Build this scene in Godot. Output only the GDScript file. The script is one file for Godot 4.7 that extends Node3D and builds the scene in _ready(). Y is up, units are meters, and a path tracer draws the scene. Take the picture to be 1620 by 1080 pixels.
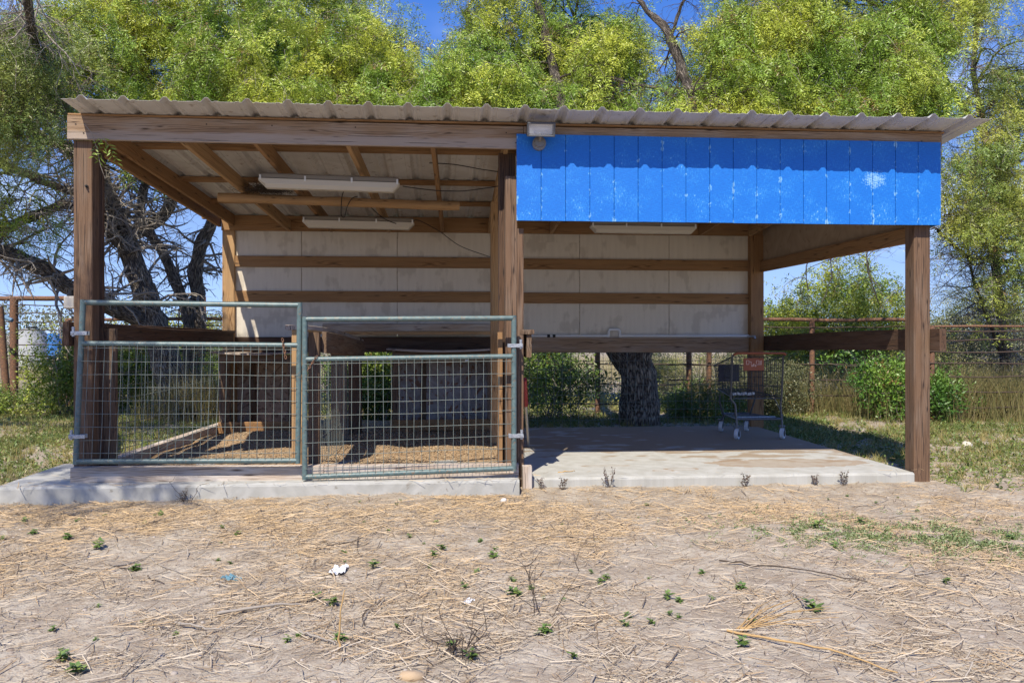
extends Node3D
# An open livestock shed in a dirt yard. The shed's front line lies on z = 0, x runs to the right, the camera looks towards -z.

var rng := RandomNumberGenerator.new()
var M := {}
var used := {}


func _ready():
	# ---- camera, sky, sun, exposure
	var cam := Camera3D.new()
	cam.name = "camera"
	cam.projection = Camera3D.PROJECTION_FRUSTUM
	cam.near = 0.1
	cam.far = 2000.0
	cam.size = 0.1 * 1080.0 / 1320.0
	cam.frustum_offset = Vector2(0.0, -0.1 * 11.0 / 1320.0)
	add_child(cam)
	cam.position = Vector3(0, 1.28, 6.85)
	cam.rotation.y = -atan(110.0 / 1320.0)
	cam.current = true

	var env := Environment.new()
	env.background_mode = Environment.BG_SKY
	var sky := Sky.new()
	var sm := ProceduralSkyMaterial.new()
	sm.sky_top_color = Color(0.08, 0.33, 0.66)
	sm.sky_horizon_color = Color(0.60, 0.71, 0.86)
	sm.sky_curve = 0.13
	sm.ground_bottom_color = Color(0.42, 0.37, 0.31)
	sm.ground_horizon_color = Color(0.60, 0.62, 0.62)
	sm.sky_cover = cloud_cover()
	sm.sky_cover_modulate = Color(1, 0.98, 0.94, 0.42)
	sm.energy_multiplier = 1.1
	sky.sky_material = sm
	env.sky = sky
	env.tonemap_mode = Environment.TONE_MAPPER_LINEAR
	env.tonemap_exposure = 1.7
	env.sdfgi_enabled = true
	env.ssao_enabled = true
	env.ssil_enabled = true
	var we := WorldEnvironment.new()
	we.name = "world_environment"
	we.environment = env
	add_child(we)

	var sun := DirectionalLight3D.new()
	sun.name = "sun"
	sun.light_energy = 1.25
	sun.light_color = Color(1.0, 0.965, 0.90)
	sun.light_angular_distance = 0.5
	sun.shadow_enabled = true
	add_child(sun)
	sun.look_at_from_position(Vector3.ZERO, Vector3(0.276, -1.0, -0.716))

	materials()
	ground()
	slabs()
	shed()
	pens()
	gates()
	fixtures()
	cart()
	fences()
	trees()
	shrubs()
	ground_cover()
	small_things()


# ---------------------------------------------------------------- helpers

class MB:
	var v := PackedVector3Array()
	var n := PackedVector3Array()
	var t := PackedVector2Array()
	var c := PackedColorArray()
	var ix := PackedInt32Array()
	var colour := Color.WHITE

	func quad(a: Vector3, b: Vector3, d: Vector3, e: Vector3, nn: Vector3, ua := Vector2(0, 0), ub := Vector2(1, 0), ud := Vector2(1, 1), ue := Vector2(0, 1)):
		var k := v.size()
		v.append_array([a, b, d, e])
		n.append_array([nn, nn, nn, nn])
		t.append_array([ua, ub, ud, ue])
		c.append_array([colour, colour, colour, colour])
		if (b - a).cross(d - a).dot(nn) < 0.0:
			ix.append_array([k, k + 1, k + 2, k, k + 2, k + 3])
		else:
			ix.append_array([k, k + 2, k + 1, k, k + 3, k + 2])

	func tri(a: Vector3, b: Vector3, d: Vector3, nn: Vector3):
		var k := v.size()
		v.append_array([a, b, d])
		n.append_array([nn, nn, nn])
		t.append_array([Vector2(a.x, a.z), Vector2(b.x, b.z), Vector2(d.x, d.z)])
		c.append_array([colour, colour, colour])
		if (b - a).cross(d - a).dot(nn) < 0.0:
			ix.append_array([k, k + 1, k + 2])
		else:
			ix.append_array([k, k + 2, k + 1])

	# a sawn timber from a to b: w across, h along up, small chamfers, a little bow, texture running along it
	func lumber(a: Vector3, b: Vector3, w: float, h: float, up := Vector3.UP, ch := 0.004, uo := Vector2.ZERO, bow := Vector3.ZERO, segs := 1):
		var d := (b - a).normalized()
		var s := d.cross(up).normalized()
		var u := s.cross(d)
		var len := a.distance_to(b)
		var hw := w / 2
		var hh := h / 2
		var cs := [Vector2(-hw + ch, -hh), Vector2(hw - ch, -hh), Vector2(hw, -hh + ch), Vector2(hw, hh - ch), Vector2(hw - ch, hh), Vector2(-hw + ch, hh), Vector2(-hw, hh - ch), Vector2(-hw, -hh + ch)]
		for k in segs:
			var f0 := float(k) / segs
			var f1 := float(k + 1) / segs
			var p0 := a.lerp(b, f0) + bow * sin(f0 * PI)
			var p1 := a.lerp(b, f1) + bow * sin(f1 * PI)
			var around := 0.0
			for i in 8:
				var q: Vector2 = cs[i]
				var r: Vector2 = cs[(i + 1) % 8]
				var m := (q + r) / 2
				var e := r - q
				var nn := (s * e.y - u * e.x).normalized()
				if nn.dot(s * m.x + u * m.y) < 0:
					nn = -nn
				var l := e.length()
				var u0 := uo.x + around / 0.3
				var u1 := uo.x + (around + l) / 0.3
				var v0 := uo.y + f0 * len / 5.0
				var v1 := uo.y + f1 * len / 5.0
				quad(p0 + s * q.x + u * q.y, p0 + s * r.x + u * r.y, p1 + s * r.x + u * r.y, p1 + s * q.x + u * q.y, nn, Vector2(u0, v0), Vector2(u1, v0), Vector2(u1, v1), Vector2(u0, v1))
				around += l
		for e in 2:
			var p := a if e == 0 else b
			var nn := -d if e == 0 else d
			for i in range(1, 7):
				var k := v.size()
				tri(p + s * cs[0].x + u * cs[0].y, p + s * cs[i].x + u * cs[i].y, p + s * cs[i + 1].x + u * cs[i + 1].y, nn)
				t[k] = uo + Vector2(cs[0].x / 0.3, cs[0].y / 0.9)
				t[k + 1] = uo + Vector2(cs[i].x / 0.3, cs[i].y / 0.9)
				t[k + 2] = uo + Vector2(cs[i + 1].x / 0.3, cs[i + 1].y / 0.9)

	func box(p: Vector3, s: Vector3, ch := 0.003):
		lumber(p - Vector3(s.x / 2, 0, 0), p + Vector3(s.x / 2, 0, 0), s.z, s.y, Vector3.UP, ch)

	func tube(pts: Array, rad, sides := 6, cap := true, vscale := 1.0):
		var up := Vector3.UP
		var first: Vector3 = (pts[1] - pts[0]).normalized()
		if absf(first.y) > 0.9:
			up = Vector3.RIGHT
		var s := first.cross(up).normalized()
		var k0 := v.size()
		var along := 0.0
		for i in pts.size():
			var p: Vector3 = pts[i]
			var d: Vector3
			if i == 0:
				d = (pts[1] - pts[0]).normalized()
			elif i == pts.size() - 1:
				d = (pts[i] - pts[i - 1]).normalized()
			else:
				d = ((pts[i + 1] - pts[i]).normalized() + (pts[i] - pts[i - 1]).normalized()).normalized()
			s = (s - d * s.dot(d)).normalized()
			var u := s.cross(d)
			var r: float = rad if rad is float else rad[i]
			if i > 0:
				along += p.distance_to(pts[i - 1])
			for j in sides + 1:
				var an := TAU * j / sides
				var nn := s * cos(an) + u * sin(an)
				v.append(p + nn * r)
				n.append(nn)
				t.append(Vector2(float(j) / sides, along * vscale))
				c.append(colour)
		for i in pts.size() - 1:
			for j in sides:
				var q := k0 + i * (sides + 1) + j
				var w := q + sides + 1
				ix.append_array([q, q + 1, w, q + 1, w + 1, w])
		if cap:
			for e in 2:
				var i0 := k0 if e == 0 else k0 + (pts.size() - 1) * (sides + 1)
				var nn: Vector3 = -(pts[1] - pts[0]).normalized() if e == 0 else (pts[-1] - pts[-2]).normalized()
				var k := v.size()
				for j in sides:
					v.append(v[i0 + j])
					n.append(nn)
					t.append(Vector2(0.5, 0.5))
					c.append(colour)
				for j in range(1, sides - 1):
					if e == 0:
						ix.append_array([k, k + j + 1, k + j])
					else:
						ix.append_array([k, k + j, k + j + 1])

	func done() -> ArrayMesh:
		var a := []
		a.resize(Mesh.ARRAY_MAX)
		a[Mesh.ARRAY_VERTEX] = v
		a[Mesh.ARRAY_NORMAL] = n
		a[Mesh.ARRAY_TEX_UV] = t
		a[Mesh.ARRAY_COLOR] = c
		a[Mesh.ARRAY_INDEX] = ix
		var m := ArrayMesh.new()
		m.add_surface_from_arrays(Mesh.PRIMITIVE_TRIANGLES, a)
		return m


func numbered(called: String) -> String:
	var k: int = used.get(called, -1) + 1
	used[called] = k
	return called if k == 0 else "%s_%03d" % [called, k]


func thing(called: String, label: String, category: String, at := Vector3.ZERO, group := "") -> Node3D:
	var o := Node3D.new()
	o.name = numbered(called)
	add_child(o)
	o.position = at
	tag(o, label, category, group)
	return o


func tag(o: Node, label: String, category: String, group := ""):
	o.set_meta("label", label)
	o.set_meta("category", category)
	if group:
		o.set_meta("group", group)


func put(called: String, mesh: Mesh, mat: Material, parent: Node = self) -> MeshInstance3D:
	var o := MeshInstance3D.new()
	o.name = numbered(called) if parent == self else called
	o.mesh = mesh
	o.material_override = mat
	parent.add_child(o, true)
	return o


func part(called: String, b: MB, mat: Material, parent: Node) -> MeshInstance3D:
	return put(called, b.done(), mat, parent)


func structure(o: Node, label := ""):
	o.set_meta("kind", "structure")
	if label:
		o.set_meta("label", label)


func uo() -> Vector2:
	return Vector2(rng.randf(), rng.randf())


func board(called: String, a: Vector3, b: Vector3, w: float, h: float, mat: Material, parent: Node, up := Vector3.UP, bow := Vector3.ZERO, ch := 0.004) -> MeshInstance3D:
	var m := MB.new()
	m.lumber(a, b, w, h, up, ch, uo(), bow, 1 if bow == Vector3.ZERO else 10)
	return part(called, m, mat, parent)


func pipe(called: String, pts: Array, r, mat: Material, parent: Node, sides := 10) -> MeshInstance3D:
	var m := MB.new()
	m.tube(pts, r, sides, true)
	return part(called, m, mat, parent)


func noise(seed_: int, freq: float, oct := 4) -> FastNoiseLite:
	var f := FastNoiseLite.new()
	f.seed = seed_
	f.noise_type = FastNoiseLite.TYPE_SIMPLEX_SMOOTH
	f.frequency = freq
	f.fractal_octaves = oct
	return f


func scatter(called: String, mesh: Mesh, mat: Material, xf: Array, cols: PackedColorArray, parent: Node) -> MultiMeshInstance3D:
	var mm := MultiMesh.new()
	mm.transform_format = MultiMesh.TRANSFORM_3D
	mm.use_colors = true
	mm.mesh = mesh
	mm.instance_count = xf.size()
	var buf := PackedFloat32Array()
	buf.resize(xf.size() * 16)
	for i in xf.size():
		var x: Transform3D = xf[i]
		var k := i * 16
		buf[k] = x.basis.x.x; buf[k + 1] = x.basis.y.x; buf[k + 2] = x.basis.z.x; buf[k + 3] = x.origin.x
		buf[k + 4] = x.basis.x.y; buf[k + 5] = x.basis.y.y; buf[k + 6] = x.basis.z.y; buf[k + 7] = x.origin.y
		buf[k + 8] = x.basis.x.z; buf[k + 9] = x.basis.y.z; buf[k + 10] = x.basis.z.z; buf[k + 11] = x.origin.z
		buf[k + 12] = cols[i].r; buf[k + 13] = cols[i].g; buf[k + 14] = cols[i].b; buf[k + 15] = 1.0
	mm.buffer = buf
	var o := MultiMeshInstance3D.new()
	o.name = numbered(called) if parent == self else called
	o.multimesh = mm
	o.material_override = mat
	o.set_meta("kind", "stuff")
	parent.add_child(o, true)
	return o


# ---------------------------------------------------------------- textures and materials

func tex(im: Image) -> ImageTexture:
	return ImageTexture.create_from_image(im)


func cloud_cover() -> ImageTexture:
	var im := Image.create(1024, 512, false, Image.FORMAT_RGBA8)
	var f := noise(5, 0.9, 5)
	for y in 512:
		var el := (0.5 - (y + 0.5) / 512.0) * PI
		for x in 1024:
			var an := (x + 0.5) / 1024.0 * TAU
			var p := Vector3(cos(an) * cos(el), sin(el) * 3.0, sin(an) * cos(el)) * 2.2
			var a := 0.0
			if el > 0.0:
				a = clampf((f.get_noise_3dv(p) - 0.02) * 2.4, 0.0, 1.0)
			im.set_pixel(x, y, Color(0.86, 0.9, 0.97, a * a))
	return tex(im)


# sawn wood: dark and light bands that run along the board, knots, fibres, cracks and weathered patches
func wood(seed_: int, dark: Color, mid: Color, light: Color, weather: Color, amount: float, crack: float, bleach := 0.0) -> Array:
	var w := 256
	var h := 1024
	var im := Image.create(w, h, false, Image.FORMAT_RGB8)
	var bp := Image.create(w, h, false, Image.FORMAT_L8)
	var warp := noise(seed_, 1.0, 2)
	var fib := noise(seed_ + 1, 1.0, 2)
	var pat := noise(seed_ + 2, 1.0, 4)
	var crk := noise(seed_ + 3, 1.0, 2)
	var r := RandomNumberGenerator.new()
	r.seed = seed_
	var knots := []
	for i in 11:
		knots.append(Vector3(r.randf() * w, r.randf() * h * 0.85, r.randf_range(5, 11)))
	for row in h:
		# the lower half mirrors the upper one, so that the picture repeats along a board without a seam
		var y := absf(row - h * 0.5) * 1.7
		for x in w:
			var kx := 0.0
			var knot := 0.0
			for q in knots:
				var dx: float = x - q.x
				var dy: float = (y - q.y) * 0.45
				var d2 := dx * dx + dy * dy
				if d2 < 2600.0:
					var g := exp(-d2 / (q.z * q.z * 3.0))
					kx += signf(dx) * g * q.z * 1.3
					knot = maxf(knot, exp(-d2 / (q.z * q.z * 0.35)))
			var t := (x + kx) * 0.15 + 4.6 * warp.get_noise_2d(x * 0.006, y * 0.0022)
			var ring := 0.5 + 0.5 * sin(t * TAU * 0.55)
			ring = pow(ring, 1.6) * clampf(0.55 + pat.get_noise_2d(x * 0.02 + 200.0, y * 0.003) * 1.2, 0.1, 1.0)
			var fb := fib.get_noise_2d(x * 0.34, y * 0.012)
			var pt := pat.get_noise_2d(x * 0.011 + 40.0, y * 0.004)
			var col := mid.lerp(dark, clampf(ring * 0.8 + fb * 0.5, 0, 1)).lerp(light, clampf(0.25 - ring * 0.4 + fb * 0.6, 0, 0.75))
			col = col.lerp(weather, clampf((pt + 0.15) * amount * 1.6, 0.0, 0.9))
			col = col.lerp(dark * 0.6, knot * 0.9)
			if bleach > 0.0:
				# the lower half of an exposed beam is bleached, along a line that follows the grain
				col = col.lerp(weather, clampf((w * 0.3 - x + 24.0 * pt + 14.0 * fb) * 0.12, 0, 1) * bleach)
			var cr := crk.get_noise_2d(x * 0.13 + 9.0, y * 0.0035)
			var open := clampf((cr - 0.62 + crack) * 14.0, 0.0, 1.0)
			col = col.lerp(dark * 0.35, open * 0.85)
			im.set_pixel(x, row, col)
			var hg := clampf(0.62 - ring * 0.22 + fb * 0.3 - open * 0.6, 0, 1)
			bp.set_pixel(x, row, Color(hg, hg, hg))
	return [tex(im), tex(bp)]


func std(called: String, col: Color, rough := 0.8, metal := 0.0) -> StandardMaterial3D:
	var m := StandardMaterial3D.new()
	m.resource_name = called
	m.albedo_color = col
	m.roughness = rough
	m.metallic = metal
	return m


func textured(called: String, a: Texture2D, bump: Texture2D, depth: float, rough := 0.85, tint := Color.WHITE) -> StandardMaterial3D:
	var m := std(called, tint, rough)
	m.albedo_texture = a
	if bump:
		m.heightmap_enabled = true
		m.heightmap_texture = bump
		m.heightmap_scale = depth
	return m


# mottled colour for metal, concrete, paint: three colours picked by two noises, mapped by world position
func mottled(called: String, seed_: int, a: Color, b: Color, spots: Color, f1: float, f2: float, cut: float, metres: float, rough := 0.7, bumps := 0.0) -> StandardMaterial3D:
	var s := 512
	var im := Image.create(s, s, false, Image.FORMAT_RGB8)
	var bp := Image.create(s, s, false, Image.FORMAT_L8)
	var n1 := noise(seed_, 1.0, 5)
	var n2 := noise(seed_ + 1, 1.0, 4)
	for y in s:
		for x in s:
			# four-dimensional wrap is not at hand: blend the far copy in near the borders so that the tile repeats
			var u := float(x) / s
			var w := float(y) / s
			var p := Vector3(cos(u * TAU), sin(u * TAU), 0) * f1
			var v1 := n1.get_noise_3d(p.x + 7.0 * cos(w * TAU) * f1 * 0.14, p.y + 7.0 * sin(w * TAU) * f1 * 0.14, w * 0.0 + cos(w * TAU) * f1)
			var v2 := n2.get_noise_3d(cos(u * TAU) * f2 + sin(w * TAU) * f2, sin(u * TAU) * f2, cos(w * TAU) * f2)
			var col := a.lerp(b, clampf(0.5 + v1 * 1.1, 0, 1))
			var k := clampf((v2 - cut) * 9.0, 0, 1)
			col = col.lerp(spots, k)
			im.set_pixel(x, y, col)
			var hg := clampf(0.5 + v1 * 0.3 + v2 * 0.4, 0, 1)
			bp.set_pixel(x, y, Color(hg, hg, hg))
	var m := textured(called, tex(im), tex(bp) if bumps > 0 else null, bumps, rough)
	m.uv1_triplanar = true
	m.uv1_world_triplanar = true
	m.uv1_scale = Vector3.ONE / metres
	return m


func materials():
	rng.seed = 11
	var br := wood(21, Color8(66, 47, 34), Color8(124, 96, 72), Color8(150, 121, 94), Color8(138, 118, 100), 0.7, 0.16)
	var tn := wood(33, Color8(124, 92, 58), Color8(172, 136, 94), Color8(194, 160, 116), Color8(156, 128, 94), 0.5, 0.0)
	var gr := wood(47, Color8(105, 88, 76), Color8(164, 148, 132), Color8(192, 178, 164), Color8(176, 168, 160), 0.9, 0.08)
	var bm := wood(58, Color8(84, 62, 44), Color8(148, 122, 96), Color8(168, 145, 120), Color8(168, 155, 144), 0.45, 0.08, 0.75)
	M.post = textured("brown weathered timber", br[0], br[1], 0.35, 0.85, Color(0.88, 0.87, 0.87))
	M.post2 = textured("brown weathered timber, greyer", br[0], br[1], 0.35, 0.85, Color(0.88, 0.9, 0.92))
	M.dark = textured("darker brown timber", br[0], br[1], 0.35, 0.85, Color(0.7, 0.66, 0.64))  # the brown timber texture under a darker tint
	M.tan = textured("tan sawn timber", tn[0], tn[1], 0.2)
	M.tan2 = textured("tan sawn timber, browner", tn[0], tn[1], 0.2, 0.85, Color(0.86, 0.82, 0.78))
	M.grey = textured("grey weathered timber", gr[0], gr[1], 0.3, 0.9)
	M.pale = textured("sun-bleached timber", gr[0], gr[1], 0.3, 0.9, Color(1.12, 1.12, 1.12))
	M.beam = textured("weathered beam timber", bm[0], bm[1], 0.3)
	M.blue = blue_paint()
	M.wall = wall_board()
	M.roof = mottled("painted roof metal", 71, Color8(204, 202, 198), Color8(190, 187, 182), Color8(160, 152, 142), 1.2, 2.6, 0.4, 1.6, 0.5)
	M.concrete = mottled("concrete", 81, Color8(176, 175, 170), Color8(156, 155, 149), Color8(138, 133, 124), 1.6, 2.2, 0.42, 1.7, 0.92, 0.25)
	M.slab = slab_concrete()
	M.green = mottled("green gate paint", 91, Color8(102, 121, 119), Color8(75, 95, 97), Color8(128, 106, 86), 1.5, 3.2, 0.33, 0.5, 0.42)
	M.wire = mottled("green wire", 93, Color8(116, 126, 122), Color8(94, 104, 100), Color8(130, 108, 88), 1.5, 3.0, 0.3, 0.4, 0.5)
	M.galv = mottled("galvanised steel", 95, Color8(182, 186, 190), Color8(148, 152, 158), Color8(205, 207, 210), 2.0, 3.0, 0.3, 0.3, 0.38)
	M.galv.metallic = 0.5
	M.rust = mottled("rusty pipe", 97, Color8(126, 94, 72), Color8(92, 68, 54), Color8(142, 98, 68), 2.0, 3.0, 0.2, 0.5, 0.85, 0.1)
	M.cable = std("rusted cable", Color8(70, 56, 48), 0.8)
	M.panel = mottled("old plywood", 99, Color8(188, 166, 144), Color8(164, 142, 122), Color8(130, 106, 88), 1.6, 2.0, 0.2, 0.9, 0.9, 0.1)
	M.ply = mottled("plain plywood", 107, Color8(168, 148, 124), Color8(154, 134, 111), Color8(140, 120, 98), 1.2, 1.6, 0.4, 1.2, 0.9)
	M.greyply = mottled("grey stained plywood", 103, Color8(184, 176, 172), Color8(156, 144, 136), Color8(146, 108, 88), 1.4, 1.8, 0.26, 1.1, 0.9, 0.1)
	M.white = std("white plastic", Color8(214, 214, 212), 0.5)
	M.cream = std("aged white plastic", Color8(196, 188, 172), 0.45)
	M.black = std("black rubber", Color8(24, 24, 25), 0.6)
	M.bark = bark(Color8(60, 52, 45), Color8(164, 152, 137))
	M.twig = std("grey twigs", Color8(150, 141, 130), 0.9)
	M.darktwig = std("dark twigs", Color8(74, 63, 54), 0.9)
	M.leaf = leaf_material(Color(0.32, 0.37, 0.045))
	M.straw = std("straw", Color.WHITE, 0.8)
	M.straw.vertex_color_use_as_albedo = true
	M.stalk = std("golden stalk", Color8(178, 146, 98), 0.8)
	M.leafgreen = std("green leaflets", Color8(116, 138, 48), 0.6)
	M.soil = soil()
	M.chips = mottled("wood shavings", 121, Color8(170, 144, 112), Color8(142, 116, 86), Color8(108, 86, 66), 2.6, 5.0, 0.22, 0.7, 0.95, 0.5)


func leaf_material(through: Color) -> StandardMaterial3D:
	var m := std("leaves", Color.WHITE, 0.45)
	m.vertex_color_use_as_albedo = true
	m.backlight_enabled = true
	m.backlight = through
	m.cull_mode = BaseMaterial3D.CULL_DISABLED
	return m


func blue_paint() -> StandardMaterial3D:
	var w := 2048
	var h := 384
	var im := Image.create(w, h, false, Image.FORMAT_RGB8)
	var bp := Image.create(w, h, false, Image.FORMAT_L8)
	var fine := noise(201, 1.0, 3)
	var wear := noise(202, 1.0, 5)
	var big := noise(203, 1.0, 3)
	var board := w / 18.0
	for y in h:
		for x in w:
			var st := fine.get_noise_2d(x * 0.03, y * 0.55)
			var gr := fine.get_noise_2d(x * 0.5 + 300.0, y * 0.05)
			var col := Color8(3, 98, 190).lerp(Color8(11, 117, 210), clampf(0.5 + st * 0.8 + gr * 0.3, 0, 1))
			var k := wear.get_noise_2d(x * 0.09, y * 0.045)
			var g := big.get_noise_2d(x * 0.006, y * 0.009)
			# chips and rubbed grain: more along board edges and along the foot, where the photograph shows white wood
			var e := minf(fmod(x, board), board - fmod(x, board))
			var edge := exp(-e / 3.0)
			var low := clampf((float(y) / h - 0.55) * 1.6, 0, 1)
			var q := k + 0.4 * st + edge * 0.34 + low * 0.16 + g * 0.34
			var chip := clampf((q - 0.73) * 7.0, 0, 0.75)
			var run := big.get_noise_2d(floorf(x / board + 0.5) * 37.0, y * 0.012 + floorf(x / board + 0.5) * 91.0)
			if e < 9.0:
				chip = maxf(chip, clampf((run + low * 0.2 + k * 0.5 - 0.24 - e * 0.035) * 4.0, 0, 0.6))
			var rub := clampf((k * 0.6 + gr * 0.7 + g * 0.7 + low * 0.2 - 0.2) * 0.9, 0, 0.3)
			# one bare patch on the twelfth board
			var dx := (x - 1715.0) / 44.0
			var dy := (y - 178.0) / 30.0
			if dx * dx + dy * dy < 0.75 + st * 2.6 + k * 1.6:
				chip = maxf(chip, 0.75)
			col = col.lerp(Color8(104, 166, 226), rub).lerp(Color8(178, 204, 230), chip)
			im.set_pixel(x, y, col)
			var hg := clampf(0.5 + st * 0.35 + gr * 0.15 - chip * 0.2, 0, 1)
			bp.set_pixel(x, y, Color(hg, hg, hg))
	return textured("blue paint on rough-sawn boards", tex(im), tex(bp), 0.15, 0.6)


func wall_board() -> StandardMaterial3D:
	var w := 1024
	var h := 512
	var im := Image.create(w, h, false, Image.FORMAT_RGB8)
	var f := noise(211, 1.0, 5)
	var g := noise(212, 1.0, 4)
	for y in h:
		for x in w:
			var st := f.get_noise_2d(x * 0.035, y * 0.004)
			var bl := g.get_noise_2d(x * 0.008 + 60.0, y * 0.007)
			var fi := f.get_noise_2d(x * 0.3, y * 0.02)
			var col := Color8(216, 207, 190).lerp(Color8(201, 191, 174), clampf(0.45 + st * 0.4 + fi * 0.2, 0, 1))
			var d := clampf((bl * 0.9 + 0.16 * st + 0.1 * fi - 0.16) * 0.7, 0, 0.16)
			col = col.lerp(Color8(116, 102, 84), d)
			im.set_pixel(x, y, col)
	return textured("stained white wall board", tex(im), null, 0, 0.8)


func slab_concrete() -> StandardMaterial3D:
	var w := 1024
	var h := 1024
	var im := Image.create(w, h, false, Image.FORMAT_RGB8)
	var bp := Image.create(w, h, false, Image.FORMAT_L8)
	var f := noise(221, 1.0, 5)
	var g := noise(222, 1.0, 4)
	for y in h:
		for x in w:
			var a := f.get_noise_2d(x * 0.02, y * 0.02)
			var fi := f.get_noise_2d(x * 0.4, y * 0.4)
			var col := Color8(178, 177, 171).lerp(Color8(162, 160, 152), clampf(0.5 + a * 0.9 + fi * 0.4, 0, 1))
			# brown dirt at back and right, ragged, deepened to paint the floor's shade; ring stains
			var X := x / 1024.0 * 3.4
			var Z := y / 1024.0 * 3.7
			var s := g.get_noise_2d(x * 0.006, y * 0.012)
			var d := clampf((s * 0.9 + clampf((2.45 - Z) * 0.6, -0.6, 0.55) + clampf((X - 1.3) * 0.2, -0.1, 0.3) - 0.06) * 4.5, 0, 1)
			col = col.lerp(Color8(142, 124, 102), d * 0.85)
			for q in [[2.45, 3.08, 0.75, 0.25], [1.2, 3.4, 0.1, 0.06], [1.40, 3.33, 0.15, 0.07], [0.75, 3.1, 0.22, 0.05]]:
				var e := pow((X - q[0] + s * 0.25 * q[2]) / q[2], 2) + pow((Z - q[1] + a * 0.25 * q[3]) / q[3], 2)
				if e < 1.0:
					col = col.lerp(Color8(142, 118, 92), (0.42 if q[2] > 0.5 else 0.06) if e < 0.62 else 0.6)
			im.set_pixel(x, y, col)
			var hg := clampf(0.5 + a * 0.2 + fi * 0.4, 0, 1)
			bp.set_pixel(x, y, Color(hg, hg, hg))
	return textured("stained concrete floor", tex(im), tex(bp), 0.2, 0.9)


func soil() -> StandardMaterial3D:
	var s := 1024
	var im := Image.create(s, s, false, Image.FORMAT_RGB8)
	var bp := Image.create(s, s, false, Image.FORMAT_L8)
	var f := noise(231, 1.0, 5)
	var g := noise(232, 1.0, 4)
	var h := noise(233, 1.0, 2)
	for y in s:
		for x in s:
			var a := f.get_noise_2d(x * 0.012, y * 0.012)
			var b := g.get_noise_2d(x * 0.07, y * 0.07)
			var c := h.get_noise_2d(x * 0.45, y * 0.45)
			var col := Color8(166, 155, 138).lerp(Color8(141, 127, 109), clampf(0.5 + a * 1.1 + b * 0.5, 0, 1))
			col = col.lerp(Color8(176, 168, 154), clampf((c + b * 0.5 - 0.1) * 1.4, 0, 0.5))
			col = col.lerp(Color8(124, 102, 82), clampf((b - c * 0.8 - 0.32) * 3.0, 0, 0.5))
			im.set_pixel(x, y, col)
			var hg := clampf(0.5 + b * 0.45 + c * 0.3, 0, 1)
			bp.set_pixel(x, y, Color(hg, hg, hg))
	return textured("dry sandy soil", tex(im), tex(bp), 1.2, 0.95)


func bark(dark: Color, light: Color) -> StandardMaterial3D:
	var w := 256
	var h := 512
	var im := Image.create(w, h, false, Image.FORMAT_RGB8)
	var bp := Image.create(w, h, false, Image.FORMAT_L8)
	var f := noise(241, 1.0, 3)
	var g := noise(242, 1.0, 4)
	for y in h:
		for x in w:
			var u := float(x) / w * TAU
			var r := f.get_noise_3d(cos(u) * 5.5, sin(u) * 5.5, y * 0.011)
			var q := g.get_noise_3d(cos(u) * 13.0, sin(u) * 13.0, y * 0.04)
			var k := clampf(absf(r) * 2.6 + q * 0.5, 0, 1)
			var col := dark.lerp(light, k)
			im.set_pixel(x, y, col)
			bp.set_pixel(x, y, Color(k, k, k))
	var m := textured("furrowed bark", tex(im), tex(bp), 3.0, 0.95)
	return m


# ---------------------------------------------------------------- ground and slabs

var gn: FastNoiseLite
var gn2: FastNoiseLite


func gh(x: float, z: float) -> float:
	if gn == null:
		gn = noise(301, 0.35, 3)
		gn2 = noise(302, 2.2, 3)
	var y := gn.get_noise_2d(x, z) * 0.035 + gn2.get_noise_2d(x, z) * 0.014
	y += gn2.get_noise_2d(x * 3.1 + 50.0, z * 3.1) * 0.006
	# soil banked against the near edge of the right slab, most at the middle post
	y += 0.03 * exp(-pow((z - 0.0) / 0.35, 2)) * clampf(1.0 - absf(x - 1.2) / 3.0, 0, 1)
	if z < -4.5:
		y -= clampf((-4.5 - z) * 0.01, 0, 0.1)
	return y


func axis(lo: float, hi: float, step: float, far: float, a0 := 0.0, a1 := 0.0, fine := 0.0) -> PackedFloat32Array:
	var a := PackedFloat32Array()
	var d := step
	var p := lo
	while p > -far:
		d *= 1.35
		p -= d
		a.append(p)
	a.reverse()
	p = lo
	while p < hi:
		a.append(p)
		p += fine if p > a0 and p < a1 else step
	d = step
	while p < far:
		a.append(p)
		d *= 1.35
		p += d
	return a


func ground():
	var xs := axis(-9.0, 11.0, 0.07, 700.0, -4.0, 6.5, 0.035)
	var zs := axis(-10.0, 5.0, 0.07, 700.0, 0.0, 4.2, 0.03)
	var b := MB.new()
	for z in zs:
		for x in xs:
			var flat := clampf(1.0 - (maxf(absf(x - 1.0) - 12.0, absf(z + 2.5) - 9.0)) / 20.0, 0, 1)
			b.v.append(Vector3(x, gh(x, z) * flat, z))
			var e := 0.02
			b.n.append(Vector3(gh(x - e, z) - gh(x + e, z), 2 * e, gh(x, z - e) - gh(x, z + e)).normalized())
			b.t.append(Vector2(x, z) / 4.2)
			b.c.append(Color.WHITE)
	var w := xs.size()
	for j in zs.size() - 1:
		for i in w - 1:
			var k := j * w + i
			b.ix.append_array([k, k + 1, k + w, k + 1, k + w + 1, k + w])
	var o := part("ground", b, M.soil, self)
	structure(o, "dry sandy yard with straw and weeds")


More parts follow.
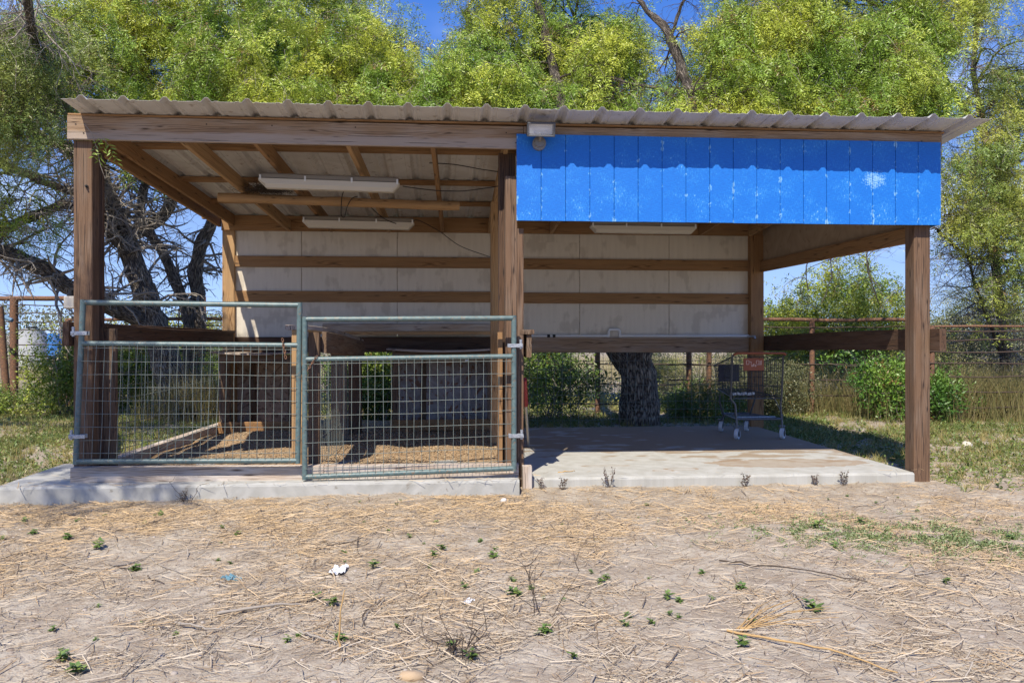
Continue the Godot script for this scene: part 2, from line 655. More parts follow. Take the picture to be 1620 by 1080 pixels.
func slab_mesh(x0: float, x1: float, z0: float, z1: float, y0: float, y1: float, seed_: int) -> MB:
	# a cast slab: top sheet, slightly ragged rounded front edge, sides
	var b := MB.new()
	var f := noise(seed_, 2.5, 4)
	var nx := int((x1 - x0) / 0.06)
	for i in nx:
		var xa := lerpf(x0, x1, float(i) / nx)
		var xb := lerpf(x0, x1, float(i + 1) / nx)
		var ea := f.get_noise_1d(xa) * 0.012
		var eb := f.get_noise_1d(xb) * 0.012
		var rows := [[z1 + ea, y0, z1 + eb, y0], [z1 + ea, y1 - 0.02 + ea, z1 + eb, y1 - 0.02 + eb], [z1 + ea - 0.006, y1 - 0.006, z1 + eb - 0.006, y1 - 0.006], [z1 + ea - 0.022, y1, z1 + eb - 0.022, y1], [z0, y1, z0, y1], [z0, y0, z0, y0]]
		for r in rows.size() - 1:
			var p: Array = rows[r]
			var q: Array = rows[r + 1]
			var A := Vector3(xa, p[1], p[0])
			var B := Vector3(xb, p[3], p[2])
			var C := Vector3(xb, q[3], q[2])
			var D := Vector3(xa, q[1], q[0])
			var nn := (C - A).cross(B - A).normalized()
			if nn.y < -0.1 or (r == 0 and nn.z < 0):
				nn = -nn
			if r == 4:
				nn = Vector3(0, 0, -1)
			b.quad(A, B, C, D, nn, Vector2((A.x - x0) / 3.4, (A.z - z0) / 3.7), Vector2((B.x - x0) / 3.4, (B.z - z0) / 3.7), Vector2((C.x - x0) / 3.4, (C.z - z0) / 3.7), Vector2((D.x - x0) / 3.4, (D.z - z0) / 3.7))
	for s in [x0, x1]:
		var nn := Vector3(-1 if s == x0 else 1, 0, 0)
		b.quad(Vector3(s, y0, z0), Vector3(s, y0, z1), Vector3(s, y1 - 0.01, z1), Vector3(s, y1, z0), nn)
	return b


func slabs():
	var a := part("concrete_apron", slab_mesh(-3.39, 0.612, -0.95, 0.225, -0.05, 0.12, 5), M.concrete, self)
	structure(a, "pale concrete apron strip in front of the two gates")
	var s := part("concrete_floor", slab_mesh(0.70, 4.02, -3.66, 0.03, -0.05, 0.1, 6), M.slab, self)
	structure(s, "stained concrete floor of the open bay with the cart")
	# pen floor: dirt and shavings heaped unevenly
	var b := MB.new()
	var f := noise(311, 0.9, 4)
	var nx := 60
	var nz := 60
	for j in nz + 1:
		for i in nx + 1:
			var x := lerpf(-2.74, 0.66, float(i) / nx)
			var z := lerpf(-4.4, 0.0, float(j) / nz)
			b.v.append(Vector3(x, pen_y(x, z), z))
			var e := 0.04
			b.n.append(Vector3(pen_y(x - e, z) - pen_y(x + e, z), 2 * e, pen_y(x, z - e) - pen_y(x, z + e)).normalized())
			b.t.append(Vector2(x, z))
			b.c.append(Color.WHITE)
	for j in nz:
		for i in nx:
			var k := j * (nx + 1) + i
			b.ix.append_array([k, k + 1, k + nx + 1, k + 1, k + nx + 2, k + nx + 1])
	var p := part("pen_floor", b, M.chips, self)
	structure(p, "dirt floor of the pens covered in wood shavings")


var pn: FastNoiseLite


func pen_y(x: float, z: float) -> float:
	if pn == null:
		pn = noise(312, 0.8, 4)
	return 0.135 + pn.get_noise_2d(x, z) * 0.05 + 0.05 * exp(-pow((x + 2.0) / 0.5, 2) - pow((z + 2.6) / 0.5, 2)) - 0.03 * exp(-pow(z / 0.25, 2))


# ---------------------------------------------------------------- the shed

func pan(z: float) -> float:
	return 3.018 + 0.0775 * z


func shed():
	rng.seed = 21
	var t := thing("livestock_shed", "open timber livestock shed with ribbed metal roof and blue board front", "shed")
	# posts
	board("post", Vector3(-2.836, -0.02, -0.075), Vector3(-2.836, 2.81, -0.075), 0.142, 0.146, M.post, t, Vector3.BACK, Vector3.ZERO, 0.006)
	board("post", Vector3(4.112, -0.05, -0.075), Vector3(4.112, 2.9, -0.075), 0.146, 0.146, M.post, t, Vector3.BACK, Vector3.ZERO, 0.006)
	var mp := MB.new()
	mp.lumber(Vector3(0.566, -0.05, -0.075), Vector3(0.566, 2.585, -0.075), 0.098, 0.146, Vector3.BACK, 0.006, uo())
	mp.lumber(Vector3(0.6415, -0.05, -0.075), Vector3(0.6415, 2.155, -0.075), 0.052, 0.144, Vector3.BACK, 0.004, uo())
	part("post", mp, M.post, t)
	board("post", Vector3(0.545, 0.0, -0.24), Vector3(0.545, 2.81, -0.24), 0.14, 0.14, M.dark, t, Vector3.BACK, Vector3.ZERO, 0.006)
	board("post", Vector3(0.56, 0.05, -2.0), Vector3(0.56, 2.68, -2.0), 0.1, 0.14, M.tan, t, Vector3.BACK, Vector3.ZERO, 0.006)
	board("post", Vector3(-2.61, -0.05, -3.67), Vector3(-2.61, 2.55, -3.67), 0.15, 0.14, M.tan, t, Vector3.BACK, Vector3.ZERO, 0.006)
	board("post", Vector3(0.695, -0.05, -3.67), Vector3(0.695, 2.55, -3.67), 0.15, 0.14, M.tan2, t, Vector3.BACK, Vector3.ZERO, 0.006)
	board("post", Vector3(4.02, -0.05, -3.60), Vector3(4.02, 2.55, -3.60), 0.17, 0.14, M.tan2, t, Vector3.BACK, Vector3.ZERO, 0.006)
	var bo := MB.new()
	bo.tube([Vector3(-2.803, 2.45, -0.004), Vector3(-2.803, 2.45, 0.012)], 0.012, 8)
	bo.tube([Vector3(-2.803, 2.45, 0.011), Vector3(-2.803, 2.45, 0.03)], 0.007, 8)
	part("bolt", bo, M.black, t)
	for q in [[-2.87, 2.93], [-2.81, 2.86], [0.52, 2.93], [0.6, 2.85], [4.08, 2.93], [-1.87, 2.95], [-1.36, 2.95], [-0.7, 2.95]]:
		pipe("nail_head", [Vector3(q[0], q[1], 0.042), Vector3(q[0], q[1], 0.0455)], 0.006, M.cable, t, 8)
	# front and rear beams
	for q in [[-2.935, 2.905, 0.66, 2.893, 0.1], [0.664, 2.893, 4.26, 2.905, 0.62]]:
		var fb := MB.new()
		fb.lumber(Vector3(q[0], q[1], 0.022), Vector3(q[2], q[3], 0.022), 0.042, 0.186, Vector3.UP, 0.004)
		for k in fb.v.size():
			fb.t[k] = Vector2(0.01 + (fb.v[k].y - 2.80 + (fb.v[k].z - 0.043) * 0.5) / 0.3, q[4] + fb.v[k].x / 5.0)
		part("front_beam", fb, M.beam, t)
	board("rear_beam", Vector3(-2.685, 2.642, -3.578), Vector3(0.62, 2.642, -3.578), 0.04, 0.186, M.tan2, t)
	board("rear_beam", Vector3(0.62, 2.638, -3.574), Vector3(4.1, 2.638, -3.574), 0.04, 0.186, M.tan2, t)
	# rafters
	var fx := [-1.87, -1.36, -0.66, 0.0, 0.585, 0.76, 1.36, 2.0, 2.64, 3.28, 3.93]
	var skew := [-0.21, -0.15, -0.11, -0.08, -0.06, 0.0, 0.0, 0.0, 0.0, 0.0, 0.0]
	for i in fx.size():
		var x: float = fx[i]
		board("rafter", Vector3(x + skew[i], pan(0.0) - 0.135, -0.002), Vector3(x, pan(-3.55) - 0.135, -3.552), 0.038, 0.138, M.tan if i % 2 == 0 else M.tan2, t)
	board("rafter", Vector3(-2.70, 2.895, -0.002), Vector3(-2.545, 2.672, -3.552), 0.038, 0.14, M.tan2, t)
	board("side_header", Vector3(-2.785, 2.83, -0.15), Vector3(-2.72, 2.675, -3.62), 0.038, 0.16, M.tan2, t)
	# purlins lie flat between rafters and sheets
	for z in [-0.72, -1.83, -2.75]:
		board("purlin", Vector3(-2.8, pan(z) - 0.026, z), Vector3(4.35, pan(z) - 0.026, z), 0.089, 0.038, M.tan2, t, Vector3(0, 1, -0.0775).normalized())
	board("purlin", Vector3(-2.93, 3.0075, 0.0), Vector3(4.28, 3.0075, 0.0), 0.09, 0.017, M.tan2, t)
	board("purlin", Vector3(-2.93, pan(-3.62) - 0.024, -3.64), Vector3(4.3, pan(-3.62) - 0.024, -3.64), 0.08, 0.04, M.tan2, t)
	# eight ribbed sheets
	var prof := []
	for r in 3:
		var o := r * 0.3048
		prof.append_array([Vector2(o, 0.0), Vector2(o + 0.052, 0.0), Vector2(o + 0.06, 0.005), Vector2(o + 0.082, 0.005), Vector2(o + 0.09, 0.0), Vector2(o + 0.105, 0.0), Vector2(o + 0.132, 0.031), Vector2(o + 0.158, 0.031), Vector2(o + 0.185, 0.0), Vector2(o + 0.2, 0.0), Vector2(o + 0.208, 0.005), Vector2(o + 0.23, 0.005), Vector2(o + 0.238, 0.0)])
	prof.append_array([Vector2(0.9144, 0.0), Vector2(0.95, 0.0025)])
	for k in 8:
		var x0 := -2.85 + 0.9144 * k
		var b := MB.new()
		var lift := 0.0028 * (k % 2)
		var zt := 0.35 + rng.randf_range(-0.006, 0.006)
		var zr := -3.95
		var sk := 0.24 if k == 0 else 0.0   # the left edge is out of square
		for layer in 2:
			var dy := lift - 0.0015 * layer
			for i in prof.size() - 1:
				var p: Vector2 = prof[i]
				var q: Vector2 = prof[i + 1]
				var nn := Vector3(-(q.y - p.y), q.x - p.x, -0.0775 * (q.x - p.x)).normalized()
				if layer == 1:
					nn = -nn
				b.quad(Vector3(x0 + p.x, pan(zt) + p.y + dy, zt), Vector3(x0 + q.x, pan(zt) + q.y + dy, zt), Vector3(x0 + q.x + sk * (1.0 - q.x / 0.95), pan(zr) + q.y + dy, zr), Vector3(x0 + p.x + sk * (1.0 - p.x / 0.95), pan(zr) + p.y + dy, zr), nn)
		for i in prof.size() - 1:
			var p: Vector2 = prof[i]
			var q: Vector2 = prof[i + 1]
			b.quad(Vector3(x0 + p.x, pan(zt) + p.y + lift, zt), Vector3(x0 + q.x, pan(zt) + q.y + lift, zt), Vector3(x0 + q.x, pan(zt) + q.y + lift - 0.0015, zt), Vector3(x0 + p.x, pan(zt) + p.y + lift - 0.0015, zt), Vector3(0, 0, 1))
		part("roof_sheet", b, M.roof, t)
	# rear wall boards, with open joints between them
	var js := [-2.69, -1.737, -0.564, 0.66, 1.738, 2.896, 4.1]
	for i in 6:
		var b := MB.new()
		var x0: float = js[i] + 0.003
		var x1: float = js[i + 1] - 0.003
		var y0 := 1.25 if i < 3 else 1.235
		b.lumber(Vector3((x0 + x1) / 2, y0, -3.647), Vector3((x0 + x1) / 2, 2.73, -3.647), x1 - x0, 0.012, Vector3.BACK, 0.002)
		# lay the texture over the board's face in metres
		var off := Vector2(i * 0.37, i * 0.21)
		for k in b.v.size():
			b.t[k] = off + Vector2(b.v[k].x / 2.6, -b.v[k].y / 1.5)
		part("wall_board", b, M.wall, t)
	board("wall_backing", Vector3(-2.6, 1.99, -3.668), Vector3(4.0, 1.99, -3.668), 0.012, 1.4, M.panel, t)
	# girts
	for y in [2.178, 1.75]:
		board("girt", Vector3(-2.53, y, -3.62), Vector3(0.62, y, -3.62), 0.038, 0.135, M.tan2, t)
		board("girt", Vector3(0.772, y - 0.008, -3.62), Vector3(3.934, y - 0.014, -3.62), 0.038, 0.135, M.tan2, t)
	board("bottom_board", Vector3(-2.535, 1.155, -3.622), Vector3(0.62, 1.155, -3.622), 0.04, 0.19, M.dark, t)  # same board as in the open bay, deep shade put into its colour
	board("bottom_board", Vector3(0.772, 1.152, -3.622), Vector3(3.934, 1.146, -3.622), 0.04, 0.192, M.beam, t)
	# weathered ledge over the right pen, tilted out
	board("ledge_board", Vector3(-1.44, 1.366, -3.36), Vector3(0.64, 1.366, -3.36), 0.03, 0.09, M.grey, t, Vector3(0, 1, 0.4).normalized())
	board("ledge_bearer", Vector3(-1.25, 1.30, -3.42), Vector3(0.64, 1.298, -3.42), 0.09, 0.036, M.tan, t)
	board("ledge_shelf", Vector3(-1.44, 1.336, -3.50), Vector3(0.64, 1.336, -3.50), 0.25, 0.016, M.panel, t)
	# blue front: eighteen boards over a backing
	board("front_backing", Vector3(0.607, 2.562, 0.049), Vector3(4.231, 2.562, 0.049), 0.01, 0.70, M.blue, t)
	var bw := 3.632 / 18.0
	for i in 18:
		var b := MB.new()
		var x0 := 0.603 + bw * i
		var g := 0.0016 if i % 4 else 0.0024
		var xa := x0 + (0.0 if i == 0 else g)
		var xb := x0 + bw - (0.0 if i == 17 else g)
		var jig := rng.randf_range(-0.0015, 0.0015)
		b.lumber(Vector3((xa + xb) / 2, 2.211 + jig, 0.0625), Vector3((xa + xb) / 2, 2.917, 0.0625), xb - xa, 0.015, Vector3.BACK, 0.0016)
		for k in b.v.size():
			b.t[k] = Vector2((b.v[k].x - 0.603) / 3.632, (2.917 - b.v[k].y) / 0.706)
		part("front_board", b, M.blue, t)
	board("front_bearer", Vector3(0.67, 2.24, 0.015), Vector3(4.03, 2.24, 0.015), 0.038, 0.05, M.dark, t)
	# right side: blue outer boards, inner panel and trim
	for i in 18:
		var z0 := 0.04 - i * 0.203
		var sx := 4.222 if i == 0 else 4.121
		var h := pan(z0 - 0.2) - 0.05
		var b := MB.new()
		b.lumber(Vector3(sx, 2.211, z0 - 0.1), Vector3(sx, h, z0 - 0.1), 0.014, 0.195, Vector3.BACK, 0.003)
		for k in b.v.size():
			b.t[k] = Vector2(0.05 + i * 0.05 + (b.v[k].z - z0) / 3.632, (2.917 - b.v[k].y) / 0.706)
		part("side_board", b, M.blue, t)
	var sp := MB.new()
	for s in [4.11, 4.098]:
		sp.quad(Vector3(s, 2.09, -0.15), Vector3(s, 2.09, -3.7), Vector3(s, pan(-3.7) - 0.04, -3.7), Vector3(s, pan(-0.15) - 0.04, -0.15), Vector3(1 if s > 4.1 else -1, 0, 0))
	sp.quad(Vector3(4.098, 2.09, -0.15), Vector3(4.11, 2.09, -0.15), Vector3(4.11, 2.09, -3.7), Vector3(4.098, 2.09, -3.7), Vector3.DOWN)
	part("side_panel", sp, M.ply, t)
	board("side_trim", Vector3(4.076, 2.148, -0.152), Vector3(4.076, 2.148, -3.53), 0.04, 0.137, M.tan2, t)


# ---------------------------------------------------------------- pens, rails, feeders

func pens():
	rng.seed = 31
	# long weathered sill behind the gates
	var s := thing("timber_sill", "long bleached timber sill lying along the front of both pens", "timber")
	board("beam", Vector3(-2.90, 0.168, 0.025), Vector3(-0.95, 0.16, 0.025), 0.09, 0.14, M.pale, s)
	board("beam", Vector3(-0.946, 0.158, 0.022), Vector3(0.62, 0.152, 0.022), 0.09, 0.14, M.pale, s)
	var eb := board("end_block", Vector3(0.69, -0.02, 0.045), Vector3(0.69, 0.205, 0.045), 0.075, 0.1, M.pale, s, Vector3.BACK)
	eb.set_meta("label", "short upright block at the end of the sill")
	# left side fence of the left pen
	var f := thing("pen_side_fence", "low timber and wire side fence along the open left side", "fence")
	board("sill", Vector3(-2.80, 0.17, -0.16), Vector3(-2.63, 0.16, -3.58), 0.09, 0.13, M.pale, f)
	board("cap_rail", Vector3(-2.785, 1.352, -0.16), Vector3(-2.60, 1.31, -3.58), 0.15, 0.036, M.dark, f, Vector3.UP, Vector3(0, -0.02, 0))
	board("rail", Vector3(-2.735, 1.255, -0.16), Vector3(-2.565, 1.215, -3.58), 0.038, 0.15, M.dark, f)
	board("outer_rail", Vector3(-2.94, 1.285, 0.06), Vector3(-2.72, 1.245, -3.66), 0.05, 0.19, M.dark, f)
	board("patch_board", Vector3(-2.685, 1.25, -1.7), Vector3(-2.655, 1.235, -2.25), 0.016, 0.17, M.panel, f)
	board("upright", Vector3(-2.70, 0.1, -0.2), Vector3(-2.70, 1.33, -0.2), 0.1, 0.05, M.post2, f, Vector3.BACK)
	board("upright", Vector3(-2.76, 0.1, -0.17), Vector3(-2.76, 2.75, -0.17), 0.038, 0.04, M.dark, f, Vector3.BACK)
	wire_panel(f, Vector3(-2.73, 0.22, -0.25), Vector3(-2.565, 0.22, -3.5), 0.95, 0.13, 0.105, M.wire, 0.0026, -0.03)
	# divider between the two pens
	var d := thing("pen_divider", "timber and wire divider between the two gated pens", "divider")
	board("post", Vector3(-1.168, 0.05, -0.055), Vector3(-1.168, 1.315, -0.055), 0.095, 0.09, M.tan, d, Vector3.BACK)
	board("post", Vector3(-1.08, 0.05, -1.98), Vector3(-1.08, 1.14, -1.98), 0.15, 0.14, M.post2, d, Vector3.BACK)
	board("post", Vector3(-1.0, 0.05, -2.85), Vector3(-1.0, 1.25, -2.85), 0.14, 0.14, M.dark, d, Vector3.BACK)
	board("post", Vector3(-1.075, 0.05, -0.28), Vector3(-1.075, 1.3, -0.28), 0.09, 0.09, M.post2, d, Vector3.BACK)
	board("cap_board", Vector3(-1.185, 1.338, 0.0), Vector3(-1.0, 1.20, -3.05), 0.16, 0.04, M.grey, d, Vector3.UP, Vector3(0, 0.03, 0))
	board("side_board", Vector3(-1.0, 1.215, -0.32), Vector3(-0.92, 1.11, -2.95), 0.038, 0.18, M.post2, d)
	wire_panel(d, Vector3(-1.06, 0.16, -0.4), Vector3(-0.985, 0.16, -2.0), 0.92, 0.085, 0.2, M.wire, 0.0028, 0.0)
	# right side of the right pen: rail ends by the middle post
	var r := thing("pen_end_fence", "weathered rail and cap board running back from the middle post", "fence")
	board("rail", Vector3(0.715, 1.185, -0.02), Vector3(0.665, 1.16, -1.93), 0.04, 0.19, M.post2, r)
	board("cap_board", Vector3(0.695, 1.302, 0.0), Vector3(0.65, 1.275, -1.93), 0.12, 0.038, M.post2, r)
	wire_panel(r, Vector3(0.69, 0.13, -0.2), Vector3(0.65, 0.13, -3.5), 0.95, 0.1, 0.1, M.cable, 0.002, 0.0)
	board("gate_stop", Vector3(0.475, 0.12, -0.06), Vector3(0.475, 1.3, -0.06), 0.04, 0.1, M.tan2, r, Vector3.BACK)
	# right side rail of the open bay
	var q := thing("side_rail", "thick brown plank rail along the right side of the open bay", "rail")
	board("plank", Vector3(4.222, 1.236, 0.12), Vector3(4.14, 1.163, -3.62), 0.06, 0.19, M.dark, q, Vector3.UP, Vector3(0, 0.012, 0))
	# wire mesh under the rear beam of the open bay
	var wm := thing("rear_wire_mesh", "sagging square wire mesh under the rear board of the open bay", "wire fence")
	wire_panel(wm, Vector3(0.78, 0.1, -3.64), Vector3(3.93, 0.1, -3.64), 0.95, 0.105, 0.105, M.wire, 0.0027, 0.02)
	# the two wooden feeders under the back wall
	var h := thing("wooden_hutch", "small open-fronted brown hutch with pale roof edge in left pen", "hutch")
	hutch(h, -2.60, -1.74, -3.12, -3.78, 1.07, M.panel, M.post2)
	var h2 := thing("wooden_hutch", "wide open-fronted hutch with warped top in the right pen", "hutch")
	hutch(h2, -0.60, 0.61, -3.2, -3.86, 1.10, M.greyply, M.post2)
	var cap := MB.new()
	cap.box(Vector3(0.29, 0.985, -3.17), Vector3(0.045, 0.05, 0.04), 0.006)
	part("socket", cap, M.white, h2)


func hutch(t: Node3D, x0: float, x1: float, z0: float, z1: float, top: float, ply: Material, frame: Material):
	var y0 := 0.1
	for x in [x0 + 0.035, x1 - 0.035]:
		board("corner_post", Vector3(x, y0, z0 - 0.02), Vector3(x, top - 0.03, z0 - 0.02), 0.07, 0.04, frame, t, Vector3.BACK)
	board("sill_board", Vector3(x0, 0.195, z0 + 0.022), Vector3(x1, 0.2, z0 + 0.022), 0.03, 0.13, M.tan2, t)
	board("header_board", Vector3(x0, top - 0.07, z0 + 0.022), Vector3(x1, top - 0.07, z0 + 0.022), 0.03, 0.09, frame, t)
	board("roof_board", Vector3(x0 - 0.06, top + 0.004, (z0 + z1) / 2 + 0.06), Vector3(x1 + 0.05, top + 0.004, (z0 + z1) / 2 + 0.06), z0 - z1 + 0.16, 0.022, M.grey, t, Vector3.UP, Vector3(0, -0.025, 0))
	board("side_panel", Vector3(x0 + 0.008, (y0 + top) / 2, z0 - 0.045), Vector3(x0 + 0.008, (y0 + top) / 2, z1), 0.014, top - y0 - 0.03, ply, t)
	board("side_panel", Vector3(x1 - 0.008, (y0 + top) / 2, z0 - 0.045), Vector3(x1 - 0.008, (y0 + top) / 2, z1), 0.014, top - y0 - 0.03, ply, t)
	board("back_panel", Vector3(x0 + 0.02, (y0 + top) / 2 - 0.03, z1 + 0.02), Vector3(x1 - 0.02, (y0 + top) / 2 - 0.03, z1 + 0.02), 0.014, top - y0 - 0.09, ply, t)
	board("stud", Vector3(lerpf(x0, x1, 0.3), y0 + 0.05, z1 + 0.05), Vector3(lerpf(x0, x1, 0.3), top - 0.1, z1 + 0.05), 0.06, 0.038, frame, t, Vector3.BACK)


# welded wire between two feet: uprights and lengthwise wires, each a part
func wire_panel(t: Node3D, a: Vector3, b: Vector3, h: float, dx: float, dy: float, mat: Material, r: float, sag: float):
	var len := a.distance_to(b)
	var n := int(len / dx)
	for i in n + 1:
		var p := a.lerp(b, float(i) / n)
		var j := Vector3(rng.randf_range(-1, 1), 0, rng.randf_range(-1, 1)) * 0.004
		pipe("wire", [p, p + Vector3(0, h * 0.5, 0) + j, p + Vector3(0, h, 0)], r, mat, t, 4)
	var k := int(h / dy)
	for i in k + 1:
		var y := Vector3(0, h * i / k, 0)
		var pts := []
		for q in 9:
			var f := q / 8.0
			pts.append(a.lerp(b, f) + y + Vector3(0, -absf(sag) * sin(f * PI * 2.0) * (1.0 - float(i) / k), 0))
		pipe("wire", pts, r, mat, t, 4)


# ---------------------------------------------------------------- gates

func gates():
	rng.seed = 41
	var z := 0.135
	var g := thing("mesh_gate", "taller green pipe gate with wire mesh, left of the pair", "gate")
	gate(g, Vector3(-2.775, 1.528, z), Vector3(-1.127, 1.511, z), Vector3(-2.832, 0.297, z), Vector3(-1.142, 0.283, z), 0.258, 0.0)
	for p in [Vector3(-2.80, 1.29, z), Vector3(-2.815, 0.492, z)]:
		hinge(g, p, -1)
	var g2 := thing("mesh_gate", "lower green pipe gate with wire mesh, beside the middle post", "gate")
	gate(g2, Vector3(-1.085, 1.40, z + 0.012), Vector3(0.575, 1.412, z), Vector3(-1.085, 0.155, z + 0.012), Vector3(0.575, 0.20, z), 0.255, -0.035)
	for p in [Vector3(0.585, 1.19, z), Vector3(0.592, 0.462, z)]:
		hinge(g2, p, 1)
	chain("rusty_chain", "rusty chain hanging from the taller gate's middle rail", Vector3(-1.255, 1.235, z + 0.025), 7, Vector3(0.004, -0.022, 0.001))
	chain("rusty_chain", "rusty chain wrapped aslant over the lower gate's middle rail", Vector3(-0.995, 1.10, z + 0.035), 6, Vector3(-0.012, -0.019, 0.0))


func gate(t: Node3D, tl: Vector3, tr: Vector3, bl: Vector3, br: Vector3, mid: float, drop: float):
	var r := 0.0215
	var ml := tl.lerp(bl, mid)
	var mr := tr.lerp(br, mid)
	pipe("upright", [tl + Vector3(0, r, 0), bl - Vector3(0, r, 0)], r, M.green, t, 12)
	pipe("upright", [tr + Vector3(0, r, 0), br - Vector3(0, r, 0)], r, M.green, t, 12)
	pipe("top_rail", [tl + Vector3(0.01, 0, 0), tr - Vector3(0.01, 0, 0)], r * 0.98, M.green, t, 12)
	pipe("middle_rail", [ml, mr], r * 0.98, M.green, t, 12)
	pipe("bottom_rail", [bl, br], r * 0.98, M.green, t, 12)
	var zo := Vector3(0, 0, 0.017)
	var n := 27
	for i in range(1, n):
		var f := float(i) / n
		var a := ml.lerp(mr, f) + zo
		var b := bl.lerp(br, f) + zo + Vector3(0, drop, 0)
		var j := Vector3(rng.randf_range(-0.006, 0.006), 0, rng.randf_range(0, 0.006))
		var j2 := Vector3(rng.randf_range(-0.006, 0.006), 0, rng.randf_range(0, 0.006))
		pipe("wire", [a + Vector3(0, 0.005, 0.004), a.lerp(b, 0.33) + j, a.lerp(b, 0.66) + j2, b], 0.0023, M.wire, t, 5)
	var k := 9
	for i in k:
		var f := (i + 0.35) / k
		var a := ml.lerp(bl, f) + zo * 1.25
		var b := mr.lerp(br, f) + zo * 1.25
		var pts := []
		for q in 7:
			pts.append(a.lerp(b, q / 6.0) + Vector3(0, rng.randf_range(-0.004, 0.004), 0))
		pipe("wire", pts, 0.0023, M.wire, t, 5)


func hinge(t: Node3D, p: Vector3, side: float):
	var m := MB.new()
	m.lumber(p + Vector3(-0.06, 0, 0.022), p + Vector3(0.06, 0, 0.022), 0.006, 0.03, Vector3.UP, 0.002)
	m.lumber(p + Vector3(-0.06, 0, -0.03), p + Vector3(0.06, 0, -0.03), 0.006, 0.03, Vector3.UP, 0.002)
	m.tube([p + Vector3(side * 0.045, 0, 0.038), p + Vector3(side * 0.045, 0, -0.1)], 0.008, 8)
	m.tube([p + Vector3(side * 0.045, -0.025, 0.01), p + Vector3(side * 0.045, 0.05, 0.01)], 0.012, 8)
	part("hinge", m, M.galv, t)


func chain(called: String, label: String, at: Vector3, n: int, step: Vector3):
	var t := thing(called, label, "chain")
	for i in n:
		var m := MB.new()
		var pts := []
		var c := at + step * i
		var ax := step.normalized()
		var sd := Vector3(0, 0, 1) if i % 2 else Vector3(1, 0, 0.3).normalized()
		for q in 9:
			var an := TAU * q / 8.0
			pts.append(c + ax * cos(an) * 0.017 + sd * sin(an) * 0.009)
		m.tube(pts, 0.0032, 5, false)
		part("link", m, M.rust, t)


# ---------------------------------------------------------------- lamps, cables, pipe, box, stick

func tube_light(label: String, a: Vector3, b: Vector3):
	# long weatherproof batten: grey tray above, cream cover with bevelled ends below, clips along the rim
	var t := thing("batten_light", label, "light fixture", Vector3.ZERO, "unlit batten lights under the roof")
	board("tray", a + Vector3(0.01, 0.028, 0), b + Vector3(-0.01, 0.028, 0), 0.12, 0.05, M.tray, t, Vector3.UP, Vector3.ZERO, 0.01)
	var m := MB.new()
	var d := (b - a).normalized()
	var len := a.distance_to(b)
	var rings := []
	for q in [[0.0, 0.85, 0.25], [0.012, 1.0, 0.35], [0.06, 1.0, 1.0], [len - 0.06, 1.0, 1.0], [len - 0.012, 1.0, 0.35], [len, 0.85, 0.25]]:
		var c: Vector3 = a + d * q[0]
		var w: float = 0.068 * q[1]
		var h: float = 0.075 * q[2]
		rings.append([c + Vector3(0, 0.004, w), c + Vector3(0, -h * 0.55, w * 0.95), c + Vector3(0, -h, w * 0.62), c + Vector3(0, -h, -w * 0.62), c + Vector3(0, -h * 0.55, -w * 0.95), c + Vector3(0, 0.004, -w)])
	for i in rings.size() - 1:
		for j in 5:
			var A: Vector3 = rings[i][j]
			var B: Vector3 = rings[i][j + 1]
			var C: Vector3 = rings[i + 1][j + 1]
			var D: Vector3 = rings[i + 1][j]
			var nn := (B - A).cross(C - A).normalized()
			if nn.dot((A + C) / 2 - (a + b) / 2 * Vector3(0, 1, 1) - Vector3((A.x + C.x) / 2, 0, 0)) < 0:
				nn = -nn
			m.quad(A, B, C, D, nn)
	for e in [0, rings.size() - 1]:
		for j in range(1, 5):
			m.tri(rings[e][0], rings[e][j], rings[e][j + 1], -d if e == 0 else d)
	part("cover", m, M.cream, t)
	for k in 4:
		for s in [1, -1]:
			var p := a.lerp(b, [0.015, 0.33, 0.66, 0.985][k]) + Vector3(0, 0.012, 0.068 * s)
			var c := MB.new()
			c.box(p, Vector3(0.016, 0.045, 0.012), 0.003)
			part("clip", c, M.white, t)


